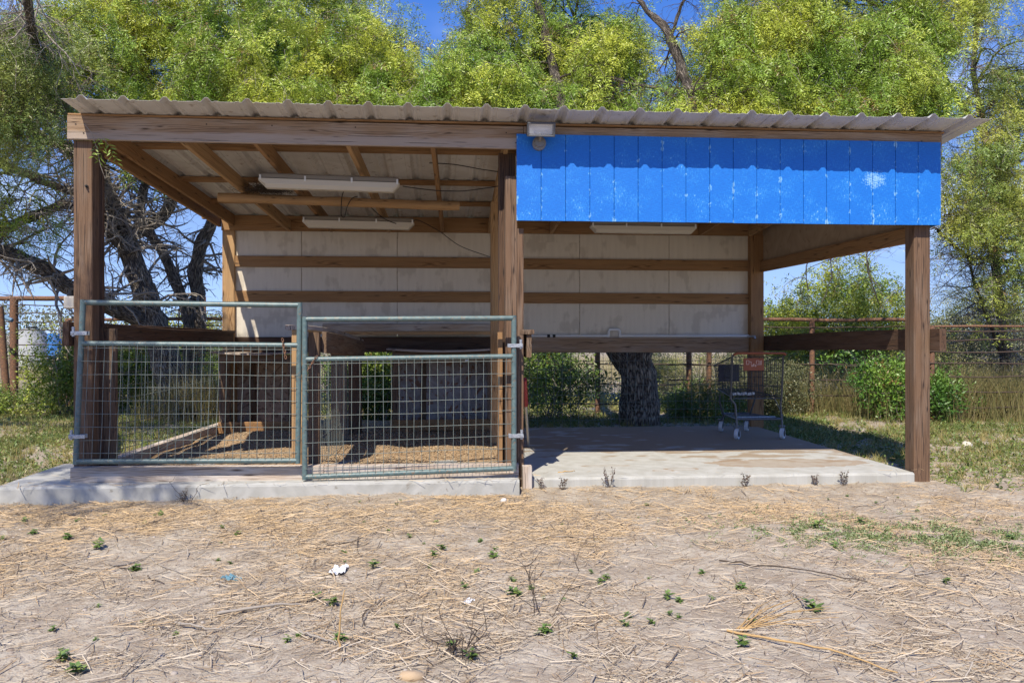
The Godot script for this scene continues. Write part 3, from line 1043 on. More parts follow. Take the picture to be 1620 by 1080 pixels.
func fixtures():
	rng.seed = 51
	M.tray = std("grey fitting plastic", Color8(128, 120, 108), 0.6)
	tube_light("unlit batten light hung nearest the front beam over the left pen", Vector3(-1.62, 2.655, -0.72), Vector3(-0.385, 2.63, -0.72))
	tube_light("unlit batten light near the back wall over the left pen", Vector3(-1.55, 2.545, -2.6), Vector3(-0.318, 2.53, -2.6))
	tube_light("unlit batten light just below the blue boards over the open bay", Vector3(1.69, 2.52, -2.6), Vector3(2.92, 2.515, -2.6))
	# round timber pole under the rafters
	var pm := MB.new()
	var pp := []
	var pr := []
	for i in 13:
		var f := i / 12.0
		pp.append(Vector3(lerpf(-2.22, 0.172, f), lerpf(2.642, 2.585, f) + rng.randf_range(-0.003, 0.003), -1.65))
		pr.append(0.046 + rng.randf_range(-0.003, 0.003))
	pm.tube(pp, pr, 14, true, 0.33)
	var pole := part("timber_pole", pm, M.tan, self)
	tag(pole, "round peeled timber pole hung crosswise under the rafters", "pole")
	# floodlight on the front beam
	var f := thing("flood_light", "small square floodlight above the left end of the blue boards", "floodlight")
	var tilt := Basis(Vector3.RIGHT, 0.35)
	var at := Vector3(0.785, 2.915, 0.235)
	var hs := MB.new()
	for q in [[-0.106, 0, 0.012, 0.098], [0.106, 0, 0.012, 0.098]]:
		hs.box(Vector3(q[0], 0, -0.02), Vector3(0.012, 0.1, 0.07), 0.002)
	for q in [-0.049, 0.049]:
		hs.box(Vector3(0, q, -0.02), Vector3(0.224, 0.012, 0.07), 0.002)
	hs.box(Vector3(0, 0, -0.052), Vector3(0.2, 0.088, 0.01), 0.002)
	for k in hs.v.size():
		hs.v[k] = at + tilt * hs.v[k]
		hs.n[k] = tilt * hs.n[k]
	part("housing", hs, std("dark grey casting", Color8(92, 94, 98), 0.5, 0.3), f)
	var re := MB.new()
	re.box(Vector3(0, 0, -0.042), Vector3(0.19, 0.078, 0.006), 0.001)
	re.box(Vector3(0, 0.0, -0.036), Vector3(0.1, 0.03, 0.006), 0.001)
	for k in re.v.size():
		re.v[k] = at + tilt * re.v[k]
		re.n[k] = tilt * re.n[k]
	part("reflector", re, std("white reflector", Color8(232, 232, 230), 0.35), f)
	var gl := MB.new()
	gl.box(Vector3(0, 0, 0.004), Vector3(0.2, 0.086, 0.004), 0.0005)
	for k in gl.v.size():
		gl.v[k] = at + tilt * gl.v[k]
		gl.n[k] = tilt * gl.n[k]
	var gm := std("clear glass", Color(1, 1, 1, 0.12), 0.05)
	gm.transparency = BaseMaterial3D.TRANSPARENCY_ALPHA
	part("glass", gl, gm, f)
	var jb := MB.new()
	jb.tube([Vector3(0.785, 2.835, 0.072), Vector3(0.785, 2.835, 0.115)], 0.055, 20)
	jb.tube([Vector3(0.785, 2.835, 0.112), Vector3(0.785, 2.84, 0.14)], 0.038, 16)
	part("junction_box", jb, std("grey junction box", Color8(128, 126, 124), 0.6), f)
	pipe("arm", [Vector3(0.785, 2.845, 0.13), Vector3(0.785, 2.87, 0.17), at + Vector3(0, -0.02, -0.05)], 0.012, M.tray, f, 8)
	# white pipe along the back board with a loop
	var w := thing("water_pipe", "thin white plastic water pipe with a raised loop along the rear board", "pipe")
	pipe("pipe", [Vector3(0.98, 1.262, -3.578), Vector3(2.085, 1.262, -3.578)], 0.015, M.white, w, 8)
	pipe("loop", [Vector3(2.085, 1.262, -3.578), Vector3(2.10, 1.268, -3.583), Vector3(2.10, 1.325, -3.58), Vector3(2.12, 1.342, -3.58), Vector3(2.22, 1.342, -3.58), Vector3(2.24, 1.325, -3.58), Vector3(2.24, 1.268, -3.583), Vector3(2.255, 1.262, -3.578)], 0.019, M.white, w, 8)
	pipe("pipe", [Vector3(2.255, 1.262, -3.578), Vector3(3.9, 1.26, -3.578)], 0.015, M.white, w, 8)
	for x in [1.33, 1.40, 2.09, 2.25, 3.12, 3.90]:
		pipe("coupling", [Vector3(x - 0.018, 1.262, -3.578), Vector3(x + 0.018, 1.262, -3.578)], 0.019, M.white if x > 1.5 else M.black, w, 8)
	pipe("valve", [Vector3(3.9, 1.256, -3.583), Vector3(3.97, 1.256, -3.50), Vector3(3.97, 1.225, -3.49)], 0.016, M.galv, w, 8)
	# cables
	cable("black cable running level from the front batten light to the rafters", [Vector3(-0.36, 2.62, -0.75), Vector3(-0.1, 2.598, -0.8), Vector3(0.2, 2.595, -0.8), Vector3(0.55, 2.65, -0.8)])
	cable("black cable sagging from the back batten light down to the middle post", [Vector3(-0.80, 2.66, -2.0), Vector3(-0.62, 2.54, -2.4), Vector3(-0.42, 2.515, -2.62), Vector3(-0.30, 2.57, -2.6), Vector3(-0.22, 2.55, -2.65), Vector3(-0.02, 2.47, -2.9), Vector3(0.22, 2.34, -3.2), Vector3(0.6, 2.24, -3.5)])
	cable("thin black cable high under the sheets beside the blue boards", [Vector3(-0.12, 2.84, -0.78), Vector3(0.1, 2.815, -0.7), Vector3(0.35, 2.765, -0.65), Vector3(0.55, 2.73, -0.6)])
	cable("black cable looped over the round timber pole", [Vector3(-0.93, 2.66, -1.3), Vector3(-0.97, 2.70, -1.5), Vector3(-1.0, 2.66, -1.59), Vector3(-1.01, 2.56, -1.60), Vector3(-1.01, 2.47, -1.62), Vector3(-0.98, 2.46, -1.63), Vector3(-0.95, 2.56, -1.60), Vector3(-0.90, 2.64, -1.59), Vector3(-0.85, 2.665, -1.62)])
	# box on the left post
	var bx := thing("post_box", "beige box with black cap fixed beside the left front post", "electrical box")
	var bm := MB.new()
	bm.box(Vector3(-2.955, 1.535, -0.08), Vector3(0.075, 0.1, 0.1), 0.008)
	part("body", bm, M.cream, bx)
	var bc := MB.new()
	bc.tube([Vector3(-2.955, 1.585, -0.08), Vector3(-2.955, 1.60, -0.08), Vector3(-2.955, 1.61, -0.08), Vector3(-2.955, 1.635, -0.08)], [0.033, 0.033, 0.024, 0.022], 12)
	part("cap", bc, M.black, bx)
	# leaning stick
	var st := thing("sorting_stick", "pale stick with red sleeve leaning behind the middle post", "stick")
	pipe("shaft", [Vector3(0.905, 0.1, -1.9), Vector3(0.80, 0.6, -1.15), Vector3(0.765, 0.8, -0.85)], 0.013, M.cream, st, 8)
	pipe("sleeve", [Vector3(0.80, 0.6, -1.15), Vector3(0.745, 0.87, -0.74)], 0.024, std("red plastic", Color8(150, 44, 46), 0.5), st, 8)
	# nest in the corner of pole and rafter
	var nm := MB.new()
	for i in 420:
		var c := Vector3(-1.72 + rng.randfn(0, 0.13), 2.70 + absf(rng.randfn(0, 0.025)), -1.62 + rng.randfn(0, 0.06))
		var dv := Vector3(rng.randf_range(-1, 1), rng.randf_range(-0.35, 0.3), rng.randf_range(-1, 1)).normalized() * rng.randf_range(0.05, 0.12)
		nm.tube([c - dv, c + Vector3(0, 0.012, 0), c + dv], 0.0016, 3, false)
	var ne := part("bird_nest", nm, M.darktwig, self)
	tag(ne, "untidy bird nest of dry grass resting on the timber pole", "nest")


func cable(label: String, pts: Array):
	var c := Curve3D.new()
	for i in pts.size():
		var tn: Vector3 = (pts[mini(i + 1, pts.size() - 1)] - pts[maxi(i - 1, 0)]) / 6.0
		c.add_point(pts[i], -tn, tn)
	var m := MB.new()
	var q := []
	for i in 41:
		q.append(c.sample_baked(c.get_baked_length() * i / 40.0, true))
	m.tube(q, 0.0045, 6)
	tag(part("cable", m, M.black, self), label, "cable")


# ---------------------------------------------------------------- shopping cart

func cart():
	rng.seed = 61
	var t := thing("shopping_cart", "empty wire shopping cart with orange handle parked at the back of the slab", "shopping cart", Vector3(3.55, 0.1, -2.65))
	var o := Vector3(3.55, 0, -2.65)
	var grey := std("grey cart steel", Color8(104, 106, 110), 0.45, 0.4)
	var orange := std("orange plastic", Color8(146, 82, 56), 0.6)
	# corners of the basket: near wide, far narrower
	var nl := Vector3(3.245, 0, -2.28) - o
	var nr := Vector3(3.835, 0, -2.28) - o
	var fl := Vector3(3.29, 0, -3.08) - o
	var fr := Vector3(3.72, 0, -3.08) - o
	var yb := 0.46
	# uprights of the frame: from handle down, forward kick, to the wheels
	for s in [[nl, Vector3(3.3, 0, -2.29) - o], [nr, Vector3(3.83, 0, -2.3) - o]]:
		var a: Vector3 = s[0]
		var b: Vector3 = s[1]
		pipe("frame_tube", [a + Vector3(0.0, 0.955, 0.06), a + Vector3(0, 0.93, 0.0), a + Vector3(-0.02, yb, 0.0), b + Vector3(-0.01, yb - 0.07, -0.02), b + Vector3(0, 0.18, 0.0), b + Vector3(0, 0.12, 0.0)], 0.0125, grey, t, 8)
	for s in [[fl, Vector3(3.385, 0, -3.07) - o], [fr, Vector3(3.70, 0, -3.06) - o]]:
		var a: Vector3 = s[0]
		var b: Vector3 = s[1]
		pipe("frame_tube", [a + Vector3(0, yb, 0.25), a + Vector3(0.01, 0.38, 0.2), b + Vector3(0, 0.2, 0.1), b + Vector3(0, 0.13, 0.0)], 0.011, grey, t, 8)
	pipe("handle", [nl + Vector3(-0.005, 0.955, 0.06), nl + Vector3(0.03, 0.972, 0.08), nr + Vector3(-0.03, 0.972, 0.08), nr + Vector3(0.005, 0.955, 0.06)], 0.0145, orange, t, 10)
	var wiremat := std("dull cart wire", Color8(66, 68, 70), 0.5, 0.3)
	# rim, then wires
	var rim := [nl + Vector3(0, 0.93, 0), fl + Vector3(0, 0.80, 0), fr + Vector3(0, 0.80, 0), nr + Vector3(0, 0.93, 0)]
	pipe("rim", rim, 0.0075, grey, t, 6)
	var foot := [nl + Vector3(0.02, yb, 0), fl + Vector3(0.03, yb + 0.06, 0.08), fr + Vector3(-0.03, yb + 0.06, 0.08), nr + Vector3(-0.02, yb, 0)]
	pipe("rim", [foot[0], foot[1], foot[2], foot[3], foot[0]], 0.006, grey, t, 6)
	for side in 3:
		var a0: Vector3 = rim[side]
		var a1: Vector3 = rim[side + 1]
		var b0: Vector3 = foot[side]
		var b1: Vector3 = foot[side + 1]
		var n := 18 if side != 1 else 11
		for i in range(1, n):
			var f := float(i) / n
			pipe("basket_wire", [a0.lerp(a1, f), b0.lerp(b1, f)], 0.0031, wiremat, t, 4)
		for k in range(1, 4):
			var g := k / 4.0
			pipe("basket_wire", [a0.lerp(b0, g), a1.lerp(b1, g)], 0.0036, wiremat, t, 4)
	# near face hangs from the handle
	for i in range(1, 13):
		var f := i / 13.0
		pipe("basket_wire", [(rim[0] as Vector3).lerp(rim[3], f), (foot[0] as Vector3).lerp(foot[3], f) + Vector3(0, 0.05, -0.03)], 0.0031, wiremat, t, 4)
	for g in [0.0, 0.35, 0.7, 0.93]:
		pipe("basket_wire", [(rim[0] as Vector3).lerp(foot[0], g), (rim[3] as Vector3).lerp(foot[3], g)], 0.0038, wiremat, t, 4)
	for i in range(1, 14):
		var f := i / 14.0
		pipe("basket_wire", [(foot[0] as Vector3).lerp(foot[3], f), (foot[1] as Vector3).lerp(foot[2], f)], 0.0031, wiremat, t, 4)
	for i in range(1, 6):
		var f := i / 6.0
		pipe("basket_wire", [(foot[0] as Vector3).lerp(foot[1], f), (foot[3] as Vector3).lerp(foot[2], f)], 0.0031, wiremat, t, 4)
	# plate with worn white lettering, too worn to read
	var c := (nl + nr) / 2 + Vector3(-0.06, 0.845, 0.03)
	var pl := MB.new()
	pl.box(c, Vector3(0.235, 0.14, 0.008), 0.003)
	var plate := part("name_plate", pl, orange, t)
	var le := MB.new()
	for q in [[-0.085, 0.022, 0.006, 0.05], [-0.07, 0.0, 0.024, 0.006], [-0.055, 0.022, 0.006, 0.04], [-0.04, 0.03, 0.02, 0.006], [-0.03, 0.015, 0.006, 0.03], [-0.068, 0.043, 0.02, 0.005], [0.03, 0.025, 0.006, 0.04], [0.045, 0.043, 0.022, 0.005], [0.06, 0.022, 0.006, 0.045], [0.075, 0.02, 0.006, 0.04], [0.088, 0.02, 0.006, 0.05], [0.06, -0.002, 0.05, 0.005], [-0.02, -0.015, 0.014, 0.022], [0.0, -0.008, 0.012, 0.03], [0.022, -0.015, 0.012, 0.022]]:
		le.box(c + Vector3(q[0], q[1], 0.0048), Vector3(q[2], q[3], 0.002), 0.0004)
	part("lettering", le, std("worn white print", Color8(206, 176, 164), 0.6), plate)
	# child seat flap, pale cups on the basket floor, lower rack
	var fb := MB.new()
	fb.lumber(Vector3(3.20, 0.73, -2.62) - o, Vector3(3.46, 0.73, -2.66) - o, 0.012, 0.2, Vector3.UP, 0.004)
	part("seat_flap", fb, std("dark blue plastic", Color8(44, 47, 60), 0.5), t)
	var tray := MB.new()
	for i in 7:
		var f := i / 6.0
		tray.tube([Vector3(lerpf(3.33, 3.80, f), 0.22, -2.3) - o, Vector3(lerpf(3.40, 3.69, f), 0.215, -3.0) - o], 0.005, 5)
	tray.tube([Vector3(3.31, 0.225, -2.3) - o, Vector3(3.82, 0.225, -2.3) - o], 0.011, 8)
	tray.tube([Vector3(3.31, 0.225, -2.3) - o, Vector3(3.39, 0.22, -3.05) - o, Vector3(3.70, 0.22, -3.05) - o, Vector3(3.82, 0.225, -2.3) - o], 0.011, 8)
	part("lower_rack", tray, grey, t)
	var rod := pipe("rack_bar", [Vector3(3.35, 0.235, -2.42) - o, Vector3(3.80, 0.235, -2.42) - o], 0.012, M.galv, t, 8)
	rod.set_meta("label", "bright steel bar across the lower rack")
	for w in [Vector3(3.305, 0.062, -2.29), Vector3(3.835, 0.062, -2.30), Vector3(3.385, 0.062, -3.07), Vector3(3.70, 0.062, -3.06)]:
		var p: Vector3 = w - o
		var tw := 0.65 if w.z > -2.5 else 0.5
		var ax := Vector3(cos(tw), 0, sin(tw))
		var m := MB.new()
		var pts := []
		for q in [-0.02, -0.015, 0.015, 0.02]:
			pts.append(p + ax * q)
		m.tube(pts, [0.058, 0.064, 0.064, 0.058], 22)
		var wh := part("wheel", m, std("grey rubber tread", Color8(206, 207, 210), 0.6), t)
		var hub := MB.new()
		hub.tube([p - ax * 0.023, p + ax * 0.023], 0.034, 14)
		part("hub", hub, std("dark hub", Color8(48, 50, 58), 0.5), wh)
		var fk := MB.new()
		for s in [-1, 1]:
			fk.lumber(p + ax * 0.029 * s, p + ax * 0.029 * s + Vector3(0, 0.08, -0.015), 0.026, 0.005, ax, 0.001)
		fk.box(p + Vector3(0, 0.082, -0.015), Vector3(0.07, 0.012, 0.04), 0.002)
		part("fork", fk, grey, wh)
	var wc := MB.new()
	for i in 9:
		wc.box(Vector3(3.32 + i * 0.03, 0.495 + 0.004 * (i % 3), -2.48 - 0.01 * (i % 2)) - o, Vector3(0.022, 0.03, 0.05), 0.006)
	var cu := part("plastic_crate", wc, M.white, self)
	cu.position = Vector3(3.55, 0.1, -2.65)
	tag(cu, "white plastic cell tray lying on the cart's basket floor", "tray")


# ---------------------------------------------------------------- fences and far things

func fences():
	rng.seed = 71
	var r := thing("pipe_fence", "rusty pipe fence with cables right of the shed behind the plank rail", "fence")
	var a := Vector3(3.6, 0, -6.3)
	var b := Vector3(7.55, 0, -5.97)
	fence_run(r, a, b, 1.52, [3.95, 5.92, 7.5], [1.40, 1.06, 0.8, 0.55, 0.3], 0.03)
	var rr := thing("pipe_fence", "rusty cable fence beyond the right front post before tall dry grass", "fence")
	fence_run(rr, Vector3(7.0, 0, -4.75), Vector3(12.5, 0, -4.3), 1.40, [7.1, 9.4, 12.0], [1.33, 1.2, 1.03, 0.86, 0.67, 0.45, 0.22], 0.018)
	var bk := thing("pipe_fence", "dark pipe fence seen under the rear board behind the tree trunk", "fence")
	fence_run(bk, Vector3(-1.6, 0, -6.9), Vector3(4.6, 0, -6.4), 1.5, [-1.4, 0.4, 2.52, 4.33], [0.79, 0.47, 0.15, 1.15], 0.03)
	var l := thing("pipe_fence", "old pipe and cable corral fence at the far left by white tank", "fence")
	fence_run(l, Vector3(-9.6, 0, -9.0), Vector3(-6.75, 0, -8.75), 1.93, [-9.4, -7.68], [1.8, 1.66, 1.5, 1.36, 1.1, 0.9, 0.7, 0.5, 0.3], 0.045)
	pipe("brace", [Vector3(-7.43, 1.75, -7.85), Vector3(-7.27, -0.05, -7.8)], 0.06, M.rust, l, 10)
	var l2 := thing("pipe_fence", "pipe fence with pale rails behind the left pen and leaning tree", "fence")
	fence_run(l2, Vector3(-6.75, 0, -8.75), Vector3(-1.6, 0, -7.0), 1.55, [-6.7, -5.33, -3.4, -1.7], [1.42, 1.0, 0.78, 0.55, 0.35], 0.03)
	var bp := MB.new()
	bp.tube([Vector3(-8.2, 1.85, -8.3), Vector3(-7.35, 1.52, -8.1)], 0.035, 10)
	tag(part("blue_pipe", bp, std("faded blue pipe", Color8(92, 122, 148), 0.6), self), "faded blue pipe end sticking down across the left corral fence", "pipe")
	# white ribbed water tank, far left
	var tk := thing("water_tank", "white ribbed water tank beyond the left corral fence", "tank", Vector3(-14.75, 0, -24.5))
	var m := MB.new()
	var ys := [0.0, 0.15, 0.2, 0.5, 0.55, 0.6, 0.9, 0.95, 1.0, 1.25, 1.45, 1.5]
	var rs := [0.62, 0.62, 0.6, 0.6, 0.63, 0.6, 0.6, 0.63, 0.6, 0.55, 0.35, 0.2]
	var ps := []
	for y in ys:
		ps.append(Vector3(0, y, 0))
	m.tube(ps, rs, 24)
	part("body", m, std("dusty white plastic", Color8(176, 178, 178), 0.7), tk)
	var lid := MB.new()
	lid.tube([Vector3(0, 1.5, 0), Vector3(0, 1.56, 0)], 0.18, 16)
	part("lid", lid, M.black, tk)
	var dr := thing("blue_drum", "blue plastic drum standing right of the white tank", "drum", Vector3(-12.98, 0, -22.3))
	var dm := MB.new()
	dm.tube([Vector3(0, 0.5, 0), Vector3(0, 0.53, 0), Vector3(0, 0.85, 0), Vector3(0, 0.87, 0), Vector3(0, 0.9, 0), Vector3(0, 1.25, 0), Vector3(0, 1.32, 0)], [0.2, 0.22, 0.22, 0.235, 0.22, 0.22, 0.19], 18)
	part("body", dm, std("blue plastic", Color8(60, 120, 190), 0.5), dr)
	var dst := MB.new()
	dst.box(Vector3(0, 0.46, 0), Vector3(0.6, 0.06, 0.6))
	for s in [Vector3(-0.25, 0.22, -0.25), Vector3(0.25, 0.22, -0.25), Vector3(-0.25, 0.22, 0.25), Vector3(0.25, 0.22, 0.25)]:
		dst.box(s, Vector3(0.06, 0.44, 0.06))
	part("stand", dst, M.grey, dr)
	for q in [[-13.4, -27.0, 2.6], [-10.2, -30.0, 2.9]]:
		var um := MB.new()
		um.tube([Vector3(q[0], 0, q[1]), Vector3(q[0], q[2], q[1])], 0.06, 8)
		tag(part("far_pole", um, M.rust, self), "thin dark upright pole far off %s" % ("above the white tank" if q[0] < -12 else "right of the blue drum"), "pole")


func fence_run(t: Node3D, a: Vector3, b: Vector3, top: float, posts: Array, cables: Array, rail_r: float):
	var at := func(x: float) -> Vector3: return a.lerp(b, (x - a.x) / (b.x - a.x))
	for x in posts:
		var p: Vector3 = at.call(x)
		pipe("post", [p + Vector3(0, -0.1, 0), p + Vector3(rng.randf_range(-0.01, 0.01), top + 0.01, 0)], 0.042 if rail_r < 0.04 else 0.07, M.rust, t, 10)
	var pts := []
	for i in 9:
		pts.append(a.lerp(b, i / 8.0) + Vector3(0, top + rng.randf_range(-0.012, 0.012), 0.0))
	pipe("rail", pts, rail_r, M.rust, t, 10)
	for y in cables:
		pts = []
		for i in 13:
			pts.append(a.lerp(b, i / 12.0) + Vector3(0, y + rng.randf_range(-0.012, 0.012), 0.04))
		pipe("cable", pts, 0.011, M.cable, t, 6)


# ---------------------------------------------------------------- trees

var wander: FastNoiseLite


func smooth_path(pts: Array, n: int, jig: float) -> Array:
	var c := Curve3D.new()
	for i in pts.size():
		var tn: Vector3 = (pts[mini(i + 1, pts.size() - 1)] - pts[maxi(i - 1, 0)]) / 6.0
		c.add_point(pts[i], -tn, tn)
	var q := []
	for i in n:
		q.append(c.sample_baked(c.get_baked_length() * i / (n - 1.0), true) + Vector3(rng.randfn(0, jig), rng.randfn(0, jig), rng.randfn(0, jig)))
	return q


func limb(t: Node3D, called: String, pts: Array, r0: float, r1: float, all: Array, flare := 0.0, mat: Material = null) -> Array:
	var q := smooth_path(pts, maxi(10, pts.size() * 4), 0.008)
	var rr := []
	for i in q.size():
		var f := float(i) / (q.size() - 1)
		var r := lerpf(r0, r1, pow(f, 0.8)) + flare * exp(-f * 14.0)
		rr.append(r * (1.0 + rng.randf_range(-0.07, 0.07)))
		all.append([q[i], r])
	var m := MB.new()
	m.tube(q, rr, 14, true, 0.8)
	# uneven, furrowed outline
	if wander == null:
		wander = noise(401, 5.0, 3)
	for k in m.v.size():
		m.v[k] += m.n[k] * wander.get_noise_3dv(m.v[k]) * minf(r0, 0.2) * 0.35
	part(called, m, mat if mat else M.bark, t)
	return q


func sprout(m: MB, at: Vector3, dir: Vector3, len: float, r: float, depth: int, tips: Array, droop: float):
	var n := 5
	var pts := [at]
	var rr := [r]
	var p := at
	var d := dir
	for i in n:
		d = (d + Vector3(rng.randfn(0, 0.24), rng.randfn(0, 0.2) - droop * 0.12, rng.randfn(0, 0.24))).normalized()
		p += d * len / n
		pts.append(p)
		rr.append(lerpf(r, r * 0.35, (i + 1.0) / n))
	m.tube(pts, rr, 5 if r > 0.012 else 4, false)
	for i in range(2, n + 1):
		tips.append([pts[i], d])
	if depth > 0:
		for k in (4 if depth > 1 else 3):
			var i := rng.randi_range(1, n)
			var side := Vector3(rng.randfn(0, 1), rng.randfn(0, 0.8), rng.randfn(0, 1)).normalized()
			sprout(m, pts[i], (d * 0.6 + side * 0.8).normalized(), len * rng.randf_range(0.4, 0.65), maxf(rr[i] * 0.6, 0.0022), depth - 1, tips, droop)


# a drooping feathery leaf: two pinnae with pairs of narrow leaflets
func feather(seed_: int) -> ArrayMesh:
	var r := RandomNumberGenerator.new()
	r.seed = seed_
	var m := MB.new()
	for s in [-1, 1]:
		var p := Vector3(0.004 * s, 0, 0)
		var d := Vector3(0.45 * s, -0.75, r.randf_range(-0.3, 0.3)).normalized()
		for i in 6:
			d = (d + Vector3(r.randfn(0, 0.1), -0.1, r.randfn(0, 0.12))).normalized()
			p += d * 0.03
			var side := d.cross(Vector3(r.randfn(0, 0.4), r.randfn(0, 0.3), 1)).normalized()
			for q in [-1, 1]:
				var L: Vector3 = (side * q * 0.85 + d * 0.5 + Vector3(0, -0.1, r.randfn(0, 0.35))).normalized() * r.randf_range(0.042, 0.062)
				var wv: Vector3 = L.cross(Vector3(r.randfn(0, 0.5), r.randfn(0, 0.5), 1)).normalized() * 0.0054
				var nn: Vector3 = L.cross(wv).normalized()
				if nn.z < 0:
					nn = -nn
				m.quad(p, p + L * 0.5 + wv, p + L, p + L * 0.5 - wv, nn)
	return m.done()


# broad little leaves round a twig end
func sprig(seed_: int, count: int, size: float, spread: float, slim := 0.42) -> ArrayMesh:
	var r := RandomNumberGenerator.new()
	r.seed = seed_
	var m := MB.new()
	for i in count:
		var d := Vector3(r.randfn(0, 1), r.randfn(0.2, 0.8), r.randfn(0, 1)).normalized()
		var p := d * r.randf() * spread
		var L := (d + Vector3(r.randfn(0, 0.5), r.randfn(-0.2, 0.4), r.randfn(0, 0.5))).normalized() * size * r.randf_range(0.7, 1.25)
		var wv := L.cross(Vector3(r.randfn(0, 1), r.randfn(0, 1), r.randfn(0, 1))).normalized() * size * slim * 0.5
		var nn := L.cross(wv).normalized()
		m.quad(p, p + L * 0.45 + wv, p + L, p + L * 0.45 - wv, nn)
	return m.done()


# leaves in lobes: each [centre, radii, count]; a noise opens gaps; colours drift from lobe to lobe
func crown(t: Node3D, mesh: Mesh, lobes: Array, seed_: int, cols: Array, gap: float, scale := 1.0, tips := [], per_tip := 0, dense := 1.0, hang := 0.0):
	var f := noise(seed_, 1.7, 4)
	var hue := noise(seed_ + 1, 0.8, 2)
	var xf := []
	var cc := PackedColorArray()
	var st := MB.new()
	for lb in lobes:
		var c: Vector3 = lb[0]
		var rd: Vector3 = lb[1] * (Vector3(1.32, 1.12, 1.25) if hang > 0.0 else Vector3.ONE)
		var made := 0
		var tried := 0
		var goal := int(lb[2] * dense)
		while made < goal and tried < goal * 8:
			tried += 1
			var u := Vector3(rng.randf_range(-1, 1), rng.randf_range(-1, 1), rng.randf_range(-1, 1))
			var l2 := u.length_squared()
			if l2 > 1.0 or rng.randf() < l2 * l2 * 0.7:
				continue
			var p := c + u * rd
			if f.get_noise_3d(p.x, p.y * 0.6, p.z) < gap + (0.08 if hang > 0.0 else 0.0) + 0.25 * l2 - 0.1:
				continue
			if hang <= 0.0:
				made += 1
				add_leaf(xf, cc, p, hue, cols, scale)
				continue
			# a thin twig that droops, with leaves all along it
			var d := Vector3(rng.randfn(0, 0.7), rng.randf_range(-0.5, 0.35), rng.randfn(0, 0.7)).normalized()
			var n := rng.randi_range(5, 11)
			var pts := [p]
			for i in n:
				d = (d + Vector3(rng.randfn(0, 0.12), -0.2, rng.randfn(0, 0.12))).normalized()
				p += d * hang * rng.randf_range(0.05, 0.08)
				pts.append(p)
				add_leaf(xf, cc, p, hue, cols, scale)
			st.tube([pts[0], pts[n / 2], pts[n]], [0.0035, 0.0028, 0.0014], 3, false)
			made += n
	if st.v.size():
		var so := part("hanging_twigs", st, M.twig, t)
		so.set_meta("kind", "stuff")
	for tp in tips:
		for k in per_tip:
			add_leaf(xf, cc, tp[0] + Vector3(rng.randfn(0, 0.05), rng.randfn(0, 0.05), rng.randfn(0, 0.05)), hue, cols, scale)
	if xf.size():
		scatter("crown", mesh, M.leaf, xf, cc, t)


func add_leaf(xf: Array, cc: PackedColorArray, p: Vector3, hue: FastNoiseLite, cols: Array, scale: float):
	var bs := Basis.from_euler(Vector3(rng.randfn(0, 0.5), rng.randf() * TAU, rng.randfn(0, 0.5))).scaled(Vector3.ONE * scale * rng.randf_range(0.6, 1.35))
	xf.append(Transform3D(bs, p))
	var k := clampf(0.5 + hue.get_noise_3dv(p) * 1.3 + rng.randfn(0, 0.16), 0, 1)
	var a: Color = cols[0]
	var b: Color = cols[1]
	var col := a.lerp(b, k)
	if rng.randf() < 0.03:
		col = Color(0.2, 0.13, 0.04)
	cc.append(col * rng.randf_range(0.8, 1.2))


func V(x: float, y: float, z: float) -> Vector3:
	return Vector3(x, y, z)


func tree(label: String, base: Vector3) -> Node3D:
	var t := thing("mesquite_tree", label, "tree")
	return t


func twigs(t: Node3D, all: Array, count: int, len: float, mat: Material, min_y: float, droop: float, depth := 2, up := 0.3) -> Array:
	var m := MB.new()
	var tips := []
	for i in count:
		var q: Array = all[rng.randi() % all.size()]
		if q[0].y < min_y:
			continue
		var d := Vector3(rng.randfn(0, 1), rng.randfn(up, 0.7), rng.randfn(0, 1)).normalized()
		sprout(m, q[0], d, len * rng.randf_range(0.6, 1.3), clampf(q[1] * 0.25, 0.006, 0.03), depth, tips, droop)
	var o := part("twigs", m, mat, t)
	o.set_meta("kind", "stuff")
	return tips


func reach(t: Node3D, all: Array, lobes: Array, per: int):
	# branches from the nearest limbs into each lobe
	var m := MB.new()
	var tips := []
	for lb in lobes:
		for k in per:
			var rd: Vector3 = lb[1]
			var c: Vector3 = lb[0] + Vector3(rng.randf_range(-0.6, 0.6), rng.randf_range(-0.6, 0.6), rng.randf_range(-0.6, 0.6)) * rd
			var best: Array = all[0]
			for q in all:
				if q[0].distance_squared_to(c) < best[0].distance_squared_to(c) * rng.randf_range(0.6, 1.0):
					best = q
			var mid: Vector3 = best[0].lerp(c, 0.5) + Vector3(rng.randfn(0, 0.15), rng.randf_range(0, 0.25), rng.randfn(0, 0.15))
			var pts := smooth_path([best[0], mid, c], 8, 0.012)
			var r := minf(best[1] * 0.5, 0.035)
			var rr := []
			for i in 8:
				rr.append(lerpf(r, 0.007, i / 7.0))
			m.tube(pts, rr, 6, false)
			for i in [4, 5, 6, 7, 7]:
				sprout(m, pts[i], (pts[i] - pts[i - 1]).normalized() + Vector3(rng.randfn(0, 0.6), rng.randfn(0, 0.5), rng.randfn(0, 0.6)), rng.randf_range(0.4, 0.8), 0.007, 1, tips, 1.0)
	var o := part("branches", m, M.darktwig, t)
	o.set_meta("kind", "stuff")
	return tips


